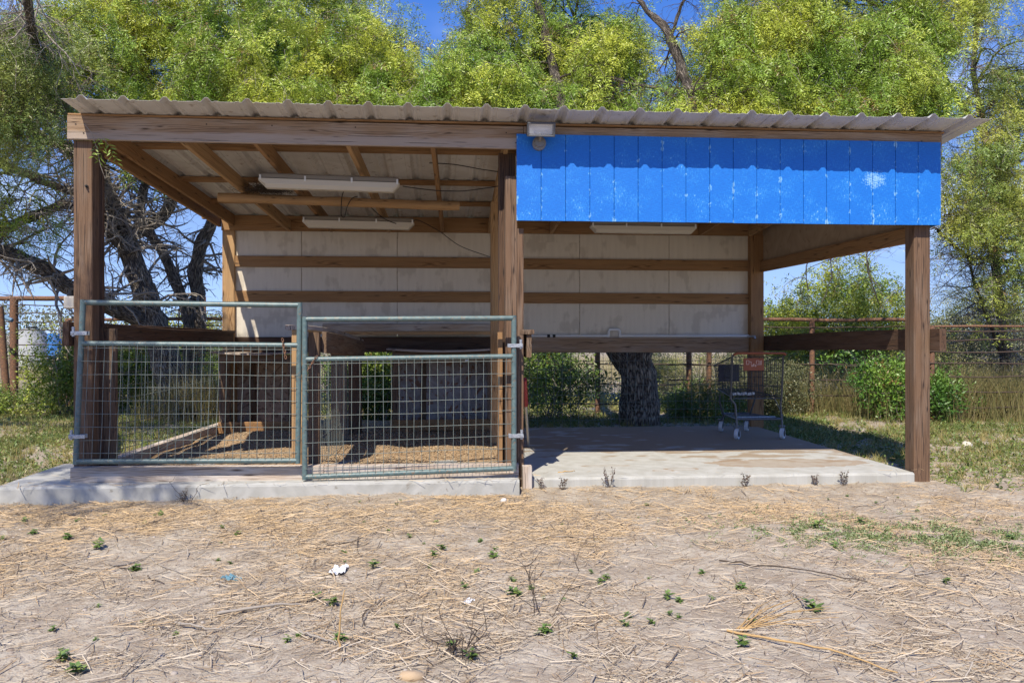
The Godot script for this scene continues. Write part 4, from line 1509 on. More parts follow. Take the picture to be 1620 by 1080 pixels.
func trees():
	rng.seed = 81
	var fe := feather(1)
	var bright := [Color(0.19, 0.31, 0.035), Color(0.47, 0.51, 0.055)]
	var olive := [Color(0.17, 0.25, 0.045), Color(0.42, 0.44, 0.07)]
	var deep := [Color(0.1, 0.16, 0.035), Color(0.26, 0.31, 0.06)]
	# A: the big leaning tree at the left, with long bare limbs
	var all := []
	var a := tree("big leaning many-limbed tree whose trunk shows through the left gate", V(-4.07, 0, -6.73))
	limb(a, "trunk", [V(-4.07,-0.1,-6.73),V(-4.27,0.57,-6.75),V(-4.42,1.07,-6.76),V(-4.58,1.52,-6.78),V(-4.76,2.02,-6.79),V(-4.91,2.54,-6.81),V(-5.11,3.07,-6.82),V(-5.31,3.57,-6.84),V(-5.40,4.07,-6.85),V(-5.18,4.77,-6.83),V(-4.68,5.47,-6.79)], 0.245, 0.08, all, 0.1)
	limb(a, "limb", [V(-4.58,1.45,-6.78),V(-4.97,1.66,-6.53),V(-5.25,1.83,-6.26),V(-5.59,2.04,-6.01),V(-5.83,2.28,-5.74),V(-6.23,2.45,-5.49),V(-6.77,2.67,-5.25)], 0.15, 0.09, all)
	limb(a, "limb", [V(-5.01,2.96,-6.61),V(-5.27,3.48,-6.33),V(-5.49,3.99,-6.05),V(-5.85,4.19,-5.78),V(-6.06,4.49,-5.50),V(-6.42,4.93,-5.23)], 0.10, 0.05, all)
	limb(a, "limb", [V(-4.86,2.55,-6.60),V(-5.27,3.05,-6.33),V(-5.49,3.20,-6.05),V(-5.85,3.03,-5.78),V(-6.24,2.70,-5.51),V(-6.60,2.49,-5.24)], 0.09, 0.045, all)
	limb(a, "limb", [V(-5.03,3.04,-6.61),V(-5.27,3.29,-6.33),V(-5.49,3.40,-6.05),V(-5.85,3.52,-5.78),V(-6.24,3.70,-5.51),V(-6.60,3.80,-5.24)], 0.08, 0.04, all)
	limb(a, "limb", [V(-5.0,2.85,-6.82),V(-4.74,2.99,-6.95),V(-4.47,3.27,-7.09),V(-4.13,4.17,-7.22),V(-3.66,5.25,-7.34),V(-3.17,6.25,-7.46)], 0.12, 0.04, all)
	limb(a, "limb", [V(-5.4,4.0,-6.8),V(-5.35,4.3,-5.9),V(-5.2,4.6,-4.8),V(-4.9,4.9,-3.6),V(-4.4,5.1,-2.3),V(-4.0,5.2,-1.2)], 0.09, 0.035, all)
	twigs(a, all, 420, 0.8, M.twig, 1.6, 0.6, 2)
	var la := [[V(-4.42,5.9,-6.56), V(1.2,1.0,1.0), 3000], [V(-5.5,5.6,-6.2), V(1.1,1.0,0.9), 2600], [V(-3.0,5.6,-6.44), V(1.2,1.0,0.9), 3800], [V(-3.6,7.4,-6.5), V(2.2,1.0,1.1), 3000], [V(-6.6,4.4,-5.4), V(0.8,0.5,0.6), 220], [V(-6.2,3.3,-5.4), V(0.8,0.7,0.6), 90], [V(-4.0,4.7,-6.4), V(1.5,0.55,0.7), 2600], [V(-2.4,4.8,-6.3), V(1.0,0.55,0.7), 2400]]
	var tp = reach(a, all, la, 7)
	crown(a, fe, la, 82, bright, 0.0, 1.0, tp, 1, 0.88, 1.0)
	# N: near overhanging crown at upper left, part of another tree just outside the left edge
	all = []
	var n := tree("darker tree with hanging sprays over the left roof corner", V(-7.6, 0, -3.6))
	limb(n, "trunk", [V(-8.2,-0.1,-3.4),V(-8.1,1.4,-3.5),V(-7.7,2.8,-3.7),V(-7.0,3.8,-3.9),V(-6.2,4.6,-4.0),V(-5.4,5.2,-4.1)], 0.2, 0.06, all, 0.1)
	limb(n, "limb", [V(-7.7,2.8,-3.7),V(-7.2,3.7,-2.9),V(-6.5,4.5,-1.9),V(-5.7,5.0,-0.7),V(-5.0,5.2,1.0),V(-4.5,5.3,3.0)], 0.11, 0.04, all)
	limb(n, "limb", [V(-7.0,3.8,-3.9),V(-6.3,4.0,-4.1),V(-5.6,4.05,-4.2),V(-4.9,4.1,-4.2)], 0.07, 0.025, all)
	twigs(n, all, 60, 0.6, M.twig, 3.0, 0.8, 2)
	var ln := [[V(-5.3,4.8,-4.1), V(0.75,0.65,0.7), 950], [V(-6.2,4.5,-4.2), V(0.7,0.4,0.6), 380], [V(-5.2,4.05,-4.2), V(0.4,0.3,0.4), 130], [V(-5.2,5.6,-1.6), V(1.0,0.7,1.3), 800], [V(-4.4,5.5,-0.6), V(0.9,0.5,0.8), 350], [V(-4.2,5.2,3.2), V(0.95,0.35,1.2), 420]]
	tp = reach(n, all, ln, 6)
	crown(n, fe, ln, 84, deep, 0.06, 0.9, tp, 1, 1.0, 1.1)
	# B: two dark stems right behind
	all = []
	var b := tree("twin-stemmed dark tree just left of the rear left corner post", V(-4.2, 0, -7.8))
	limb(b, "trunk", [V(-4.25,-0.1,-7.75),V(-4.29,0.95,-7.76),V(-4.31,1.59,-7.76),V(-4.43,1.95,-7.77),V(-4.64,2.45,-7.79),V(-4.93,2.96,-7.81),V(-5.12,3.31,-7.83),V(-4.98,3.96,-7.81),V(-4.40,5.03,-7.77),V(-3.97,6.11,-7.73)], 0.13, 0.04, all, 0.06)
	limb(b, "limb", [V(-4.25,0.4,-7.8),V(-4.19,1.16,-7.85),V(-4.18,1.95,-7.85),V(-4.21,2.54,-7.85),V(-3.96,3.19,-7.83),V(-3.78,3.65,-7.81),V(-3.24,4.84,-7.77),V(-2.48,5.82,-7.71),V(-1.94,6.69,-7.66)], 0.15, 0.045, all)
	twigs(b, all, 190, 0.65, M.twig, 1.8, 0.5, 2)
	var lbb := [[V(-1.55,5.5,-6.6), V(0.95,0.95,0.8), 3200], [V(-2.2,6.6,-7.2), V(1.6,0.8,0.9), 2000], [V(-3.2,5.4,-7.8), V(1.0,0.6,0.7), 1200], [V(-0.9,4.75,-6.3), V(0.8,0.55,0.6), 1700], [V(-0.75,5.5,-6.6), V(0.35,0.6,0.4), 450]]
	tp = reach(b, all, lbb, 7)
	crown(b, fe, lbb, 86, bright, 0.0, 1.0, tp, 1, 0.88, 1.0)
	# E: behind the middle, trunk hidden by the back wall
	all = []
	var e := tree("full yellow-green tree above the middle of the roof", V(0.3, 0, -7.2))
	limb(e, "trunk", [V(0.21,-0.1,-7.18),V(0.32,1.59,-7.17),V(0.53,3.18,-7.15),V(0.74,4.56,-7.14),V(0.63,5.62,-7.15),V(0.42,6.68,-7.16)], 0.15, 0.05, all, 0.08)
	limb(e, "limb", [V(0.5,2.9,-7.1),V(1.0,3.9,-6.8),V(1.7,5.0,-6.5),V(2.1,6.3,-6.3)], 0.09, 0.03, all)
	twigs(e, all, 90, 0.6, M.twig, 3.4, 0.6, 2)
	var le := [[V(0.35,5.2,-6.2), V(0.75,0.8,0.8), 2600], [V(1.1,5.6,-6.1), V(0.8,1.0,0.8), 2900], [V(1.95,5.5,-6.0), V(0.85,1.1,0.8), 3300], [V(1.3,7.3,-6.1), V(1.6,0.9,0.9), 2500], [V(2.2,4.6,-6.0), V(0.7,0.6,0.6), 1500], [V(0.0,4.7,-6.2), V(0.7,0.5,0.6), 1500], [V(1.0,4.6,-6.0), V(0.7,0.5,0.6), 1500], [V(2.6,5.6,-6.0), V(0.4,0.9,0.5), 900]]
	tp = reach(e, all, le, 7)
	crown(e, fe, le, 88, bright, 0.0, 1.0, tp, 1, 0.88, 1.0)
	# C: thick trunk right behind the slab
	all = []
	var c := tree("thick dark trunk under the rear board whose crown rises above the blue front", V(2.9, 0, -4.85))
	limb(c, "trunk", [V(2.80,-0.15,-4.85),V(2.80,0.28,-4.85),V(2.79,0.64,-4.85),V(2.78,1.00,-4.86),V(2.96,1.72,-4.84),V(3.23,2.80,-4.82),V(3.52,3.98,-4.80),V(3.57,4.43,-4.79),V(3.40,5.06,-4.81),V(3.25,5.51,-4.82),V(2.96,5.85,-4.84),V(2.65,6.23,-4.87)], 0.29, 0.03, all, 0.06)
	limb(c, "limb", [V(2.74,0.72,-4.86),V(2.5,1.18,-5.00),V(2.11,2.19,-5.15),V(1.85,3.41,-5.29),V(1.77,4.55,-5.41),V(1.60,5.53,-5.54),V(1.33,6.62,-5.68)], 0.2, 0.04, all)
	limb(c, "limb", [V(3.5,3.9,-4.80),V(4.09,5.01,-4.88),V(4.87,5.60,-4.95),V(5.76,6.30,-5.01)], 0.07, 0.03, all)
	limb(c, "limb", [V(3.25,5.51,-4.82),V(3.38,5.89,-4.86),V(3.58,6.36,-4.89)], 0.03, 0.018, all)
	limb(c, "limb", [V(3.59,4.30,-4.79),V(3.28,4.76,-4.99),V(2.77,4.96,-5.19),V(2.43,5.12,-5.39)], 0.035, 0.02, all)
	limb(c, "limb", [V(3.9,4.6,-4.8),V(5.2,4.9,-4.9),V(6.2,4.6,-5.0),V(6.7,3.9,-4.95)], 0.06, 0.025, all)
	limb(c, "limb", [V(6.82,3.40,-4.82),V(6.45,2.93,-4.86),V(6.19,2.47,-4.88),V(6.24,2.10,-4.87),V(6.36,1.73,-4.86)], 0.025, 0.006, all)
	limb(c, "limb", [V(6.5,3.9,-4.95),V(6.08,2.84,-4.89),V(5.65,2.62,-4.99),V(5.75,2.21,-5.05),V(5.62,1.74,-5.12)], 0.025, 0.006, all)
	limb(c, "limb", [V(6.0,4.6,-4.95),V(5.43,2.66,-4.94),V(5.35,2.30,-5.05),V(5.43,1.93,-5.14)], 0.022, 0.006, all)
	limb(c, "limb", [V(6.7,4.0,-4.95),V(6.75,3.4,-4.85)], 0.026, 0.022, all)
	twigs(c, all, 130, 0.5, M.darktwig, 2.0, 0.9, 2)
	var lc := [[V(4.2,5.2,-5.14), V(0.65,0.9,0.7), 2200], [V(4.7,4.9,-5.11), V(0.8,0.6,0.7), 2300], [V(5.2,5.65,-5.06), V(1.0,0.95,0.8), 3600], [V(6.2,5.3,-4.97), V(0.9,0.95,0.8), 3400], [V(5.6,7.0,-5.03), V(1.9,0.9,0.9), 2600], [V(3.4,4.6,-5.1), V(0.55,0.4,0.5), 700], [V(2.75,4.6,-5.6), V(0.5,0.4,0.5), 800], [V(5.6,4.7,-4.9), V(0.9,0.5,0.6), 2000], [V(6.9,5.9,-5.0), V(0.5,0.6,0.6), 900], [V(6.8,4.9,-4.92), V(0.55,0.7,0.7), 1500]]
	tp = reach(c, all, lc, 6)
	crown(c, fe, lc, 90, bright, 0.0, 1.0, tp, 1, 0.88, 1.0)
	# D: right edge
	all = []
	var d := tree("airy olive tree with grey branches at the right edge", V(9.2, 0, -5.9))
	limb(d, "trunk", [V(9.17,-0.26,-5.93),V(9.09,0.76,-5.94),V(8.97,1.88,-5.95),V(8.92,2.80,-5.95),V(8.87,4.03,-5.96),V(8.66,4.95,-5.97),V(8.56,5.77,-5.98),V(8.71,6.69,-5.97)], 0.1, 0.035, all, 0.05)
	limb(d, "limb", [V(8.93,2.60,-5.95),V(8.35,2.47,-5.67),V(7.75,2.73,-5.38),V(7.38,2.88,-5.08)], 0.045, 0.015, all)
	limb(d, "limb", [V(8.89,3.62,-5.96),V(9.00,3.98,-5.70),V(9.23,4.52,-5.43)], 0.05, 0.02, all)
	limb(d, "limb", [V(8.77,4.54,-5.97),V(8.15,5.11,-5.85),V(7.75,5.76,-5.72),V(7.36,6.29,-5.58)], 0.05, 0.02, all)
	limb(d, "limb", [V(9.05,0.9,-5.94),V(8.6,1.6,-5.7),V(8.2,2.3,-5.5),V(8.0,3.2,-5.4)], 0.04, 0.012, all)
	twigs(d, all, 330, 0.75, M.twig, 0.9, 0.3, 2)
	var ld := [[V(8.1,3.95,-5.02), V(0.65,0.75,0.7), 1300], [V(8.7,5.3,-5.2), V(0.6,0.6,0.6), 600], [V(8.0,3.1,-5.03), V(0.5,0.4,0.5), 220], [V(8.6,2.2,-5.0), V(0.6,0.6,0.5), 120], [V(7.6,6.2,-5.2), V(0.6,0.4,0.6), 600], [V(9.6,4.4,-5.2), V(0.7,1.4,0.7), 900], [V(9.4,2.8,-5.6), V(0.8,0.9,0.6), 300]]
	tp = reach(d, all, ld, 6)
	crown(d, fe, ld, 92, olive, 0.02, 0.95, tp, 1, 0.65, 1.0)


# ---------------------------------------------------------------- shrubs and low growth

func shrub(called: String, label: String, category: String, c: Vector3, rd: Vector3, count: int, cols: Array, leaf: Mesh, stems: int, seed_: int, gap := -0.15):
	var t := thing(called, label, category)
	var m := MB.new()
	var tips := []
	for i in stems:
		var at := Vector3(c.x + rng.randfn(0, rd.x * 0.3), gh(c.x, c.z) - 0.03, c.z + rng.randfn(0, rd.z * 0.3))
		var d := Vector3(rng.randfn(0, 0.35), 1, rng.randfn(0, 0.35)).normalized()
		sprout(m, at, d, (c.y + rd.y) * rng.randf_range(0.6, 0.95), 0.012, 2, tips, 0.1)
	part("stem", m, M.twig, t)
	var f := noise(seed_, 2.2, 3)
	crown(t, leaf, [[c, rd, count]], seed_, cols, gap, 1.0, tips, 1)


func shrubs():
	rng.seed = 91
	var broad := sprig(7, 9, 0.05, 0.09)
	var small := sprig(8, 14, 0.03, 0.09)
	var yg := [Color(0.14, 0.22, 0.025), Color(0.34, 0.38, 0.04)]
	var gr := [Color(0.075, 0.14, 0.025), Color(0.19, 0.27, 0.04)]
	var gy := [Color(0.09, 0.11, 0.05), Color(0.2, 0.2, 0.09)]
	shrub("shrub", "tall yellow-green shrub rising behind the fence right of the shed", "shrub", V(8.4,1.7,-9.8), V(1.3,1.3,0.8), 3600, yg, broad, 9, 501)
	shrub("shrub", "lower yellow-green shrub left of the tall one behind the fence", "shrub", V(7.0,1.15,-10.0), V(0.95,0.95,0.7), 1900, yg, broad, 7, 503)
	shrub("shrub", "bright green leafy shrub just left of the right front post", "shrub", V(6.75,0.5,-5.1), V(0.75,0.5,0.5), 620, [Color(0.06,0.15,0.02), Color(0.16,0.27,0.03)], broad, 6, 505)
	shrub("shrub", "low green shrub right of the right front post", "shrub", V(7.15,0.4,-4.75), V(0.35,0.38,0.35), 380, [Color(0.06,0.14,0.02), Color(0.15,0.25,0.03)], broad, 6, 507)
	shrub("shrub", "tangled olive brush against the fence behind the cart", "shrub", V(5.1,0.45,-6.0), V(0.9,0.55,0.4), 1300, gy, small, 10, 509)
	shrub("shrub", "leafy green bush behind the wire mesh left of the thick trunk", "shrub", V(1.5,0.65,-5.5), V(1.0,0.65,0.5), 330, gr, broad, 8, 511)
	shrub("shrub", "low dark green bush behind the wire mesh right of the thick trunk", "shrub", V(4.0,0.25,-5.4), V(0.75,0.3,0.45), 700, gr, small, 8, 513)
	shrub("shrub", "green bush seen between the two wooden hutches", "shrub", V(-1.0,0.6,-5.6), V(0.8,0.7,0.5), 1500, gr, broad, 7, 515)
	shrub("shrub", "green leafy bush by the corral fence at the far left", "shrub", V(-6.1,0.62,-7.2), V(0.7,0.72,0.5), 800, yg, broad, 9, 517, -0.05)
	shrub("shrub", "dark low bush at the foot of the far left corral post", "shrub", V(-7.4,0.2,-7.4), V(0.8,0.3,0.6), 800, gr, small, 8, 519)
	shrub("shrub", "green bush left of the leaning trunk behind the left pen", "shrub", V(-5.2,0.55,-8.3), V(0.9,0.7,0.6), 1700, yg, broad, 7, 521)
	shrub("shrub", "dark green bush right of the leaning trunk behind the left hutch", "shrub", V(-2.9,0.7,-6.5), V(0.9,0.75,0.6), 1100, gr, small, 8, 523)
	shrub("shrub", "grey-green brushy shrub among grey branches at the right edge", "shrub", V(9.3,1.0,-6.6), V(1.2,0.9,0.7), 1100, gy, small, 10, 525)
	# sunlit brush in the rough ground behind the fences
	var by := [Color(0.17, 0.24, 0.03), Color(0.42, 0.42, 0.06)]
	var bo := [Color(0.16, 0.19, 0.06), Color(0.38, 0.36, 0.12)]
	for q in [
		["broad yellow-green brush far behind the fence, right beside the rear right corner post", 7.6, -10.8, 1.0, 1.25, 1500, by, 0],
		["tall yellow-green brush behind the fence just left of the right front post", 9.3, -11.2, 1.3, 1.6, 2400, by, 0],
		["olive brush behind the fence just right of the right front post", 10.7, -10.6, 1.1, 1.2, 1500, bo, 1],
		["tallest olive brush far behind the dry grass at the right edge", 12.3, -11.0, 1.5, 1.8, 2300, bo, 1],
		["pale olive brush seen low under the rear board between trunk and cart", 4.6, -10.6, 0.55, 0.6, 600, bo, 1],
		["yellow-green brush seen low under the rear board left of the trunk", 2.3, -10.9, 0.6, 0.7, 700, by, 0],
		["yellow-green brush beyond the corral fence above the left gate's hinge side", -6.9, -10.8, 0.8, 0.9, 900, by, 0],
		["yellow-green brush beyond the pale fence rails behind the left pen", -5.2, -10.6, 0.9, 0.9, 1100, by, 0],
		["olive brush beyond the fence behind the left hutch", -3.6, -10.4, 0.8, 0.9, 900, bo, 1]]:
		shrub("brush", q[0], "brush", V(q[1], q[3], q[2]), V(q[4] * 0.85, q[3], 0.9), q[5], q[6], broad if q[7] == 0 else small, 12, 540 + int(q[1] * 10), 0.0)
	# tangle of weeds and brush along and behind the fences
	var ux := []
	var uc := PackedColorArray()
	var un := noise(571, 0.9, 4)
	for i in 15000:
		var x := rng.randf_range(-9.0, 14.0)
		var z := rng.randf_range(-10.2, -6.7)
		var k := un.get_noise_2d(x, z)
		var top := (1.15 if x > 4.3 else 0.55 if x > -1.5 else 0.8) * clampf(0.75 + k * 1.5, 0.1, 1.5)
		if x > 7.0:
			z += 1.4
		if rng.randf() > (0.95 if x > 4.3 else 0.5):
			continue
		ux.append(Transform3D(Basis.from_euler(Vector3(rng.randf() * 6, rng.randf() * 6, 0)).scaled(Vector3.ONE * rng.randf_range(0.7, 1.5)), Vector3(x, gh(x, z) + pow(rng.randf(), 1.3) * top, z)))
		uc.append(Color(0.14, 0.20, 0.035).lerp(Color(0.42, 0.38, 0.12), clampf(0.45 - k * 1.2 + rng.randfn(0, 0.22), 0, 1)))
	scatter("undergrowth", small, M.leaf, ux, uc, self).set_meta("label", "tangled sunlit weeds and brush along and behind the fences")
	# far brush: a distant belt of low trees, one mass
	var xf := []
	var cc := PackedColorArray()
	for i in 16000:
		var an := rng.randf_range(-1.25, 1.25)
		var dist := rng.randf_range(45, 85)
		var hgt := 2.4 + 1.6 * sin(an * 7.0) * sin(an * 3.1 + 1.0) + 0.8 * sin(an * 23.0)
		if absf(an) > 0.0:
			var p := Vector3(sin(an) * dist, rng.randf() * maxf(0.8, hgt), 6.85 - cos(an) * dist)
			xf.append(Transform3D(Basis.from_euler(Vector3(rng.randf() * 6, rng.randf() * 6, 0)).scaled(Vector3.ONE * rng.randf_range(2.5, 5)), p))
			cc.append(Color(0.10, 0.13, 0.06).lerp(Color(0.19, 0.19, 0.10), rng.randf()))
	var far := scatter("distant_brush", broad, M.leaf, xf, cc, self)
	far.set_meta("label", "low belt of far-off brush along the horizon")


func blade_tuft(seed_: int, count: int, h: float, w: float, lean: float) -> ArrayMesh:
	var r := RandomNumberGenerator.new()
	r.seed = seed_
	var m := MB.new()
	for i in count:
		var an := r.randf() * TAU
		var p := Vector3(cos(an), 0, sin(an)) * r.randf() * h * 0.35
		var d := Vector3(r.randfn(0, lean), 1, r.randfn(0, lean)).normalized()
		var L := h * r.randf_range(0.5, 1.15)
		var sd := Vector3(cos(an + 1.2), 0, sin(an + 1.2)) * w
		var mid := p + d * L * 0.55
		var tip := p + (d + Vector3(d.x, -0.25, d.z) * 0.6).normalized() * L
		var nn := sd.cross(d).normalized()
		m.quad(p - sd, p + sd, mid + sd * 0.7, mid - sd * 0.7, nn)
		m.tri(mid - sd * 0.7, mid + sd * 0.7, tip, nn)
	return m.done()


func in_slab(x: float, z: float, grow := 0.0) -> bool:
	return (x > -3.39 - grow and x < 0.62 + grow and z > -0.95 - grow and z < 0.235 + grow) or (x > 0.6 - grow and x < 4.2 + grow and z < 0.045 + grow and z > -3.7) or (x > -2.85 and x < 0.7 and z < 0.1 and z > -4.3)


func ground_cover():
	rng.seed = 101
	var tuft := blade_tuft(3, 11, 0.09, 0.0028, 0.55)
	var leafy := sprig(12, 12, 0.032, 0.035, 0.5)
	var patch := noise(601, 0.55, 4)
	var fine := noise(602, 2.4, 3)
	# green ground cover behind and beside the shed, thinning to straw at the front
	var xf := []
	var cc := PackedColorArray()
	var xl := []
	var cl := PackedColorArray()
	for i in 110000:
		var x := rng.randf_range(-10, 12)
		var z := rng.randf_range(-10, 2.6)
		if in_slab(x, z):
			continue
		var w := 0.0
		if x < -2.9:
			w = clampf((0.1 - z) * 0.6, 0, 1)
		elif x > 4.2:
			w = clampf((0.7 - z) * 0.5, 0.05, 1)
		else:
			w = clampf((-3.9 - z) * 1.0, 0, 1) * 0.8
		var k := patch.get_noise_2d(x, z) + 0.5 * fine.get_noise_2d(x, z)
		if rng.randf() > w * clampf(0.8 + k * 1.3, 0.1, 1):
			continue
		var p := Vector3(x, gh(x, z) - 0.004, z)
		var bs := Basis(Vector3.UP, rng.randf() * TAU).scaled(Vector3(1, rng.randf_range(0.5, 1.2), 1) * rng.randf_range(0.6, 1.4))
		if rng.randf() < 0.6:
			xf.append(Transform3D(bs, p))
			cc.append(Color(0.10, 0.16, 0.03).lerp(Color(0.34, 0.27, 0.10), clampf(rng.randf() * 0.9 + 0.22 - k * 0.8, 0, 1)))
		else:
			xl.append(Transform3D(bs, p + Vector3(0, 0.02, 0)))
			cl.append(Color(0.07, 0.13, 0.025).lerp(Color(0.2, 0.24, 0.05), rng.randf()))
	# the green patch on the open ground at the right front
	for i in 3600:
		var x := 3.1 + rng.randfn(0, 0.55)
		var z := 1.85 + rng.randfn(0, 0.27) + (x - 3.0) * 0.2
		if fine.get_noise_2d(x * 1.5, z * 1.5) < -0.08 or in_slab(x, z, 0.05):
			continue
		xl.append(Transform3D(Basis(Vector3.UP, rng.randf() * TAU).scaled(Vector3.ONE * rng.randf_range(0.25, 0.6)), Vector3(x, gh(x, z) + 0.006, z)))
		cl.append(Color(0.12, 0.17, 0.06).lerp(Color(0.24, 0.29, 0.11), rng.randf()))
	var g := scatter("grass", tuft, M.leaf, xf, cc, self)
	g.set_meta("label", "short green and dry grass growing round the shed")
	var h := scatter("ground_weeds", leafy, M.leaf, xl, cl, self)
	h.set_meta("label", "low leafy ground weeds between the grass")
	# tall dry grass: at the right edge and along the fences
	var tall := blade_tuft(4, 14, 0.75, 0.0035, 0.22)
	xf = []
	cc = PackedColorArray()
	for i in 1500:
		var x := 0.0
		var z := 0.0
		if i < 900:
			x = 8.3 + rng.randfn(0, 0.8)
			z = -5.3 + rng.randfn(0, 0.4)
		elif i < 1250:
			x = rng.randf_range(3.9, 7.6)
			z = -6.6 + rng.randfn(0, 0.25)
		else:
			x = -3.6 + rng.randfn(0, 0.35)
			z = -6.2 + rng.randfn(0, 0.3)
		xf.append(Transform3D(Basis(Vector3.UP, rng.randf() * TAU).scaled(Vector3.ONE * rng.randf_range(0.5, 1.25)), Vector3(x, gh(x, z), z)))
		cc.append(Color(0.25, 0.19, 0.085).lerp(Color(0.14, 0.16, 0.05), rng.randf() * 0.8))
	scatter("dry_grass", tall, M.leaf, xf, cc, self).set_meta("label", "tall dry brown grass standing along the fences")
	# pale field beyond the fences
	var ff := []
	var fc := PackedColorArray()
	for i in 9000:
		var x := rng.randf_range(-26, 26)
		var z := rng.randf_range(-34, -8.5)
		ff.append(Transform3D(Basis(Vector3.UP, rng.randf() * TAU).scaled(Vector3.ONE * rng.randf_range(0.4, 0.9)), Vector3(x, -0.05, z)))
		fc.append(Color(0.4, 0.33, 0.18).lerp(Color(0.26, 0.24, 0.1), rng.randf()))
	scatter("field_grass", tall, M.leaf, ff, fc, self).set_meta("label", "pale dry grass of the field beyond the fences")
	straw()
	weeds()


func straw_mesh(seed_: int, w: float) -> ArrayMesh:
	var r := RandomNumberGenerator.new()
	r.seed = seed_
	var m := MB.new()
	var p := Vector3(-0.5, 0.004, 0)
	var d := Vector3(1, 0, 0)
	for i in 4:
		d = (d + Vector3(0, r.randfn(0, 0.05), r.randfn(0, 0.12))).normalized()
		var q := p + d * 0.25
		q.y = maxf(q.y, 0.0)
		var s := Vector3(0, 0, w)
		var u := Vector3(0, w * 0.9, 0)
		m.quad(p - s, p + u, q + u, q - s, Vector3(0, 0.7, -0.7))
		m.quad(p + u, p + s, q + s, q + u, Vector3(0, 0.7, 0.7))
		p = q
	return m.done()


func straw():
	var f := noise(611, 0.5, 4)
	var f2 := noise(612, 1.8, 3)
	var xf := [[], []]
	var cc := [PackedColorArray(), PackedColorArray()]
	for i in 300000:
		var z := 4.2 - pow(rng.randf(), 0.9) * 5.2
		var hw := (6.85 - z) * 0.66 + 0.5
		var x := (6.85 - z) * 0.083 + rng.randf_range(-hw, hw)
		if in_slab(x, z, -0.01):
			if not (z > -0.3 and rng.randf() < 0.018):
				continue
		var k := f.get_noise_2d(x, z) + 0.6 * f2.get_noise_2d(x, z)
		# lies thickest in a band before the apron, thin where bare sand shows
		var want := 0.26 + k * 0.75 + 0.38 * exp(-pow((z - 0.95) / 0.55, 2)) * clampf(1.2 - absf(x + 0.2) / 3.4, 0, 1)
		if x > 0.7 and z < 0.75:
			want -= 0.42 * clampf((0.75 - z) * 3.0, 0, 1)
		if x > 2.2 and z > 1.6:
			want -= 0.13
		if rng.randf() > maxf(want, 0.09):
			continue
		var len := clampf(absf(rng.randfn(0.0, 0.035)) + 0.015 + (0.1 if rng.randf() < 0.06 else 0.0), 0.015, 0.26)
		var gold := clampf(0.75 - (z - 0.9) * 0.28 + k * 0.4 + rng.randfn(0, 0.25), 0, 1)
		var y := 0.125 if in_slab(x, z, 0.0) else gh(x, z) + 0.001 + rng.randf() * 0.008
		var v := 0 if rng.randf() < 0.7 else 1
		var wd := clampf(len * 1.0, 0.05, 0.12)
		var bs := Basis(Vector3.UP, rng.randf() * PI if rng.randf() < 0.55 else rng.randfn(0.0, 0.7)) * Basis(Vector3(0, 0, 1), rng.randfn(0, 0.07)) * Basis.from_scale(Vector3(len, wd, wd))
		xf[v].append(Transform3D(bs, Vector3(x, y, z)))
		var col := Color(0.45, 0.38, 0.29).lerp(Color(0.52, 0.36, 0.185), gold)
		if rng.randf() < 0.36:
			col = Color(0.19, 0.14, 0.095) if rng.randf() < 0.6 else Color(0.36, 0.25, 0.14)
		cc[v].append(col * rng.randf_range(0.7, 1.2))
	for v in 2:
		scatter("straw_litter", straw_mesh(620 + v, 0.016 + 0.008 * v), M.straw, xf[v], cc[v], self).set_meta("label", "dry straw strewn over the yard in front of the shed" if v == 0 else "broader dry stalks lying among the straw of the yard")
	# clods and pebbles of the yard
	var px := []
	var pc := PackedColorArray()
	for i in 5200:
		var z := rng.randf_range(0.25, 4.2)
		var hw := (6.85 - z) * 0.66 + 0.5
		var x := (6.85 - z) * 0.083 + rng.randf_range(-hw, hw)
		var s := clampf(absf(rng.randfn(0.0, 0.005)) + 0.002, 0.002, 0.016)
		px.append(Transform3D(Basis.from_euler(Vector3(rng.randf() * 6, rng.randf() * 6, 0)).scaled(Vector3(s, s * 0.7, s)), Vector3(x, gh(x, z), z)))
		pc.append(Color(0.40, 0.35, 0.30).lerp(Color(0.22, 0.17, 0.13), rng.randf()))
	var sp := SphereMesh.new()
	sp.radius = 1.0
	sp.height = 2.0
	sp.radial_segments = 7
	sp.rings = 3
	scatter("clods", sp, M.straw, px, pc, self).set_meta("label", "small clods and pebbles loose on the dirt")
	# shavings on the pen floor
	var sx := []
	var sc := PackedColorArray()
	for i in 22000:
		var x := rng.randf_range(-2.6, 0.6)
		var z := rng.randf_range(-3.4, -0.08)
		var s := rng.randf_range(0.008, 0.02)
		sx.append(Transform3D(Basis.from_euler(Vector3(rng.randfn(0, 0.3), rng.randf() * TAU, rng.randfn(0, 0.3))) * Basis.from_scale(Vector3(s, s * 0.7, s * 3.0 if rng.randf() < 0.3 else s * 6.0)), Vector3(x, pen_y(x, z) + 0.004, z)))
		sc.append(Color(0.46, 0.35, 0.21).lerp(Color(0.28, 0.2, 0.12), rng.randf()) * rng.randf_range(0.7, 1.15))
	scatter("wood_shavings", straw_mesh(630, 0.06), M.straw, sx, sc, self).set_meta("label", "loose wood shavings and straw on the pen floor")


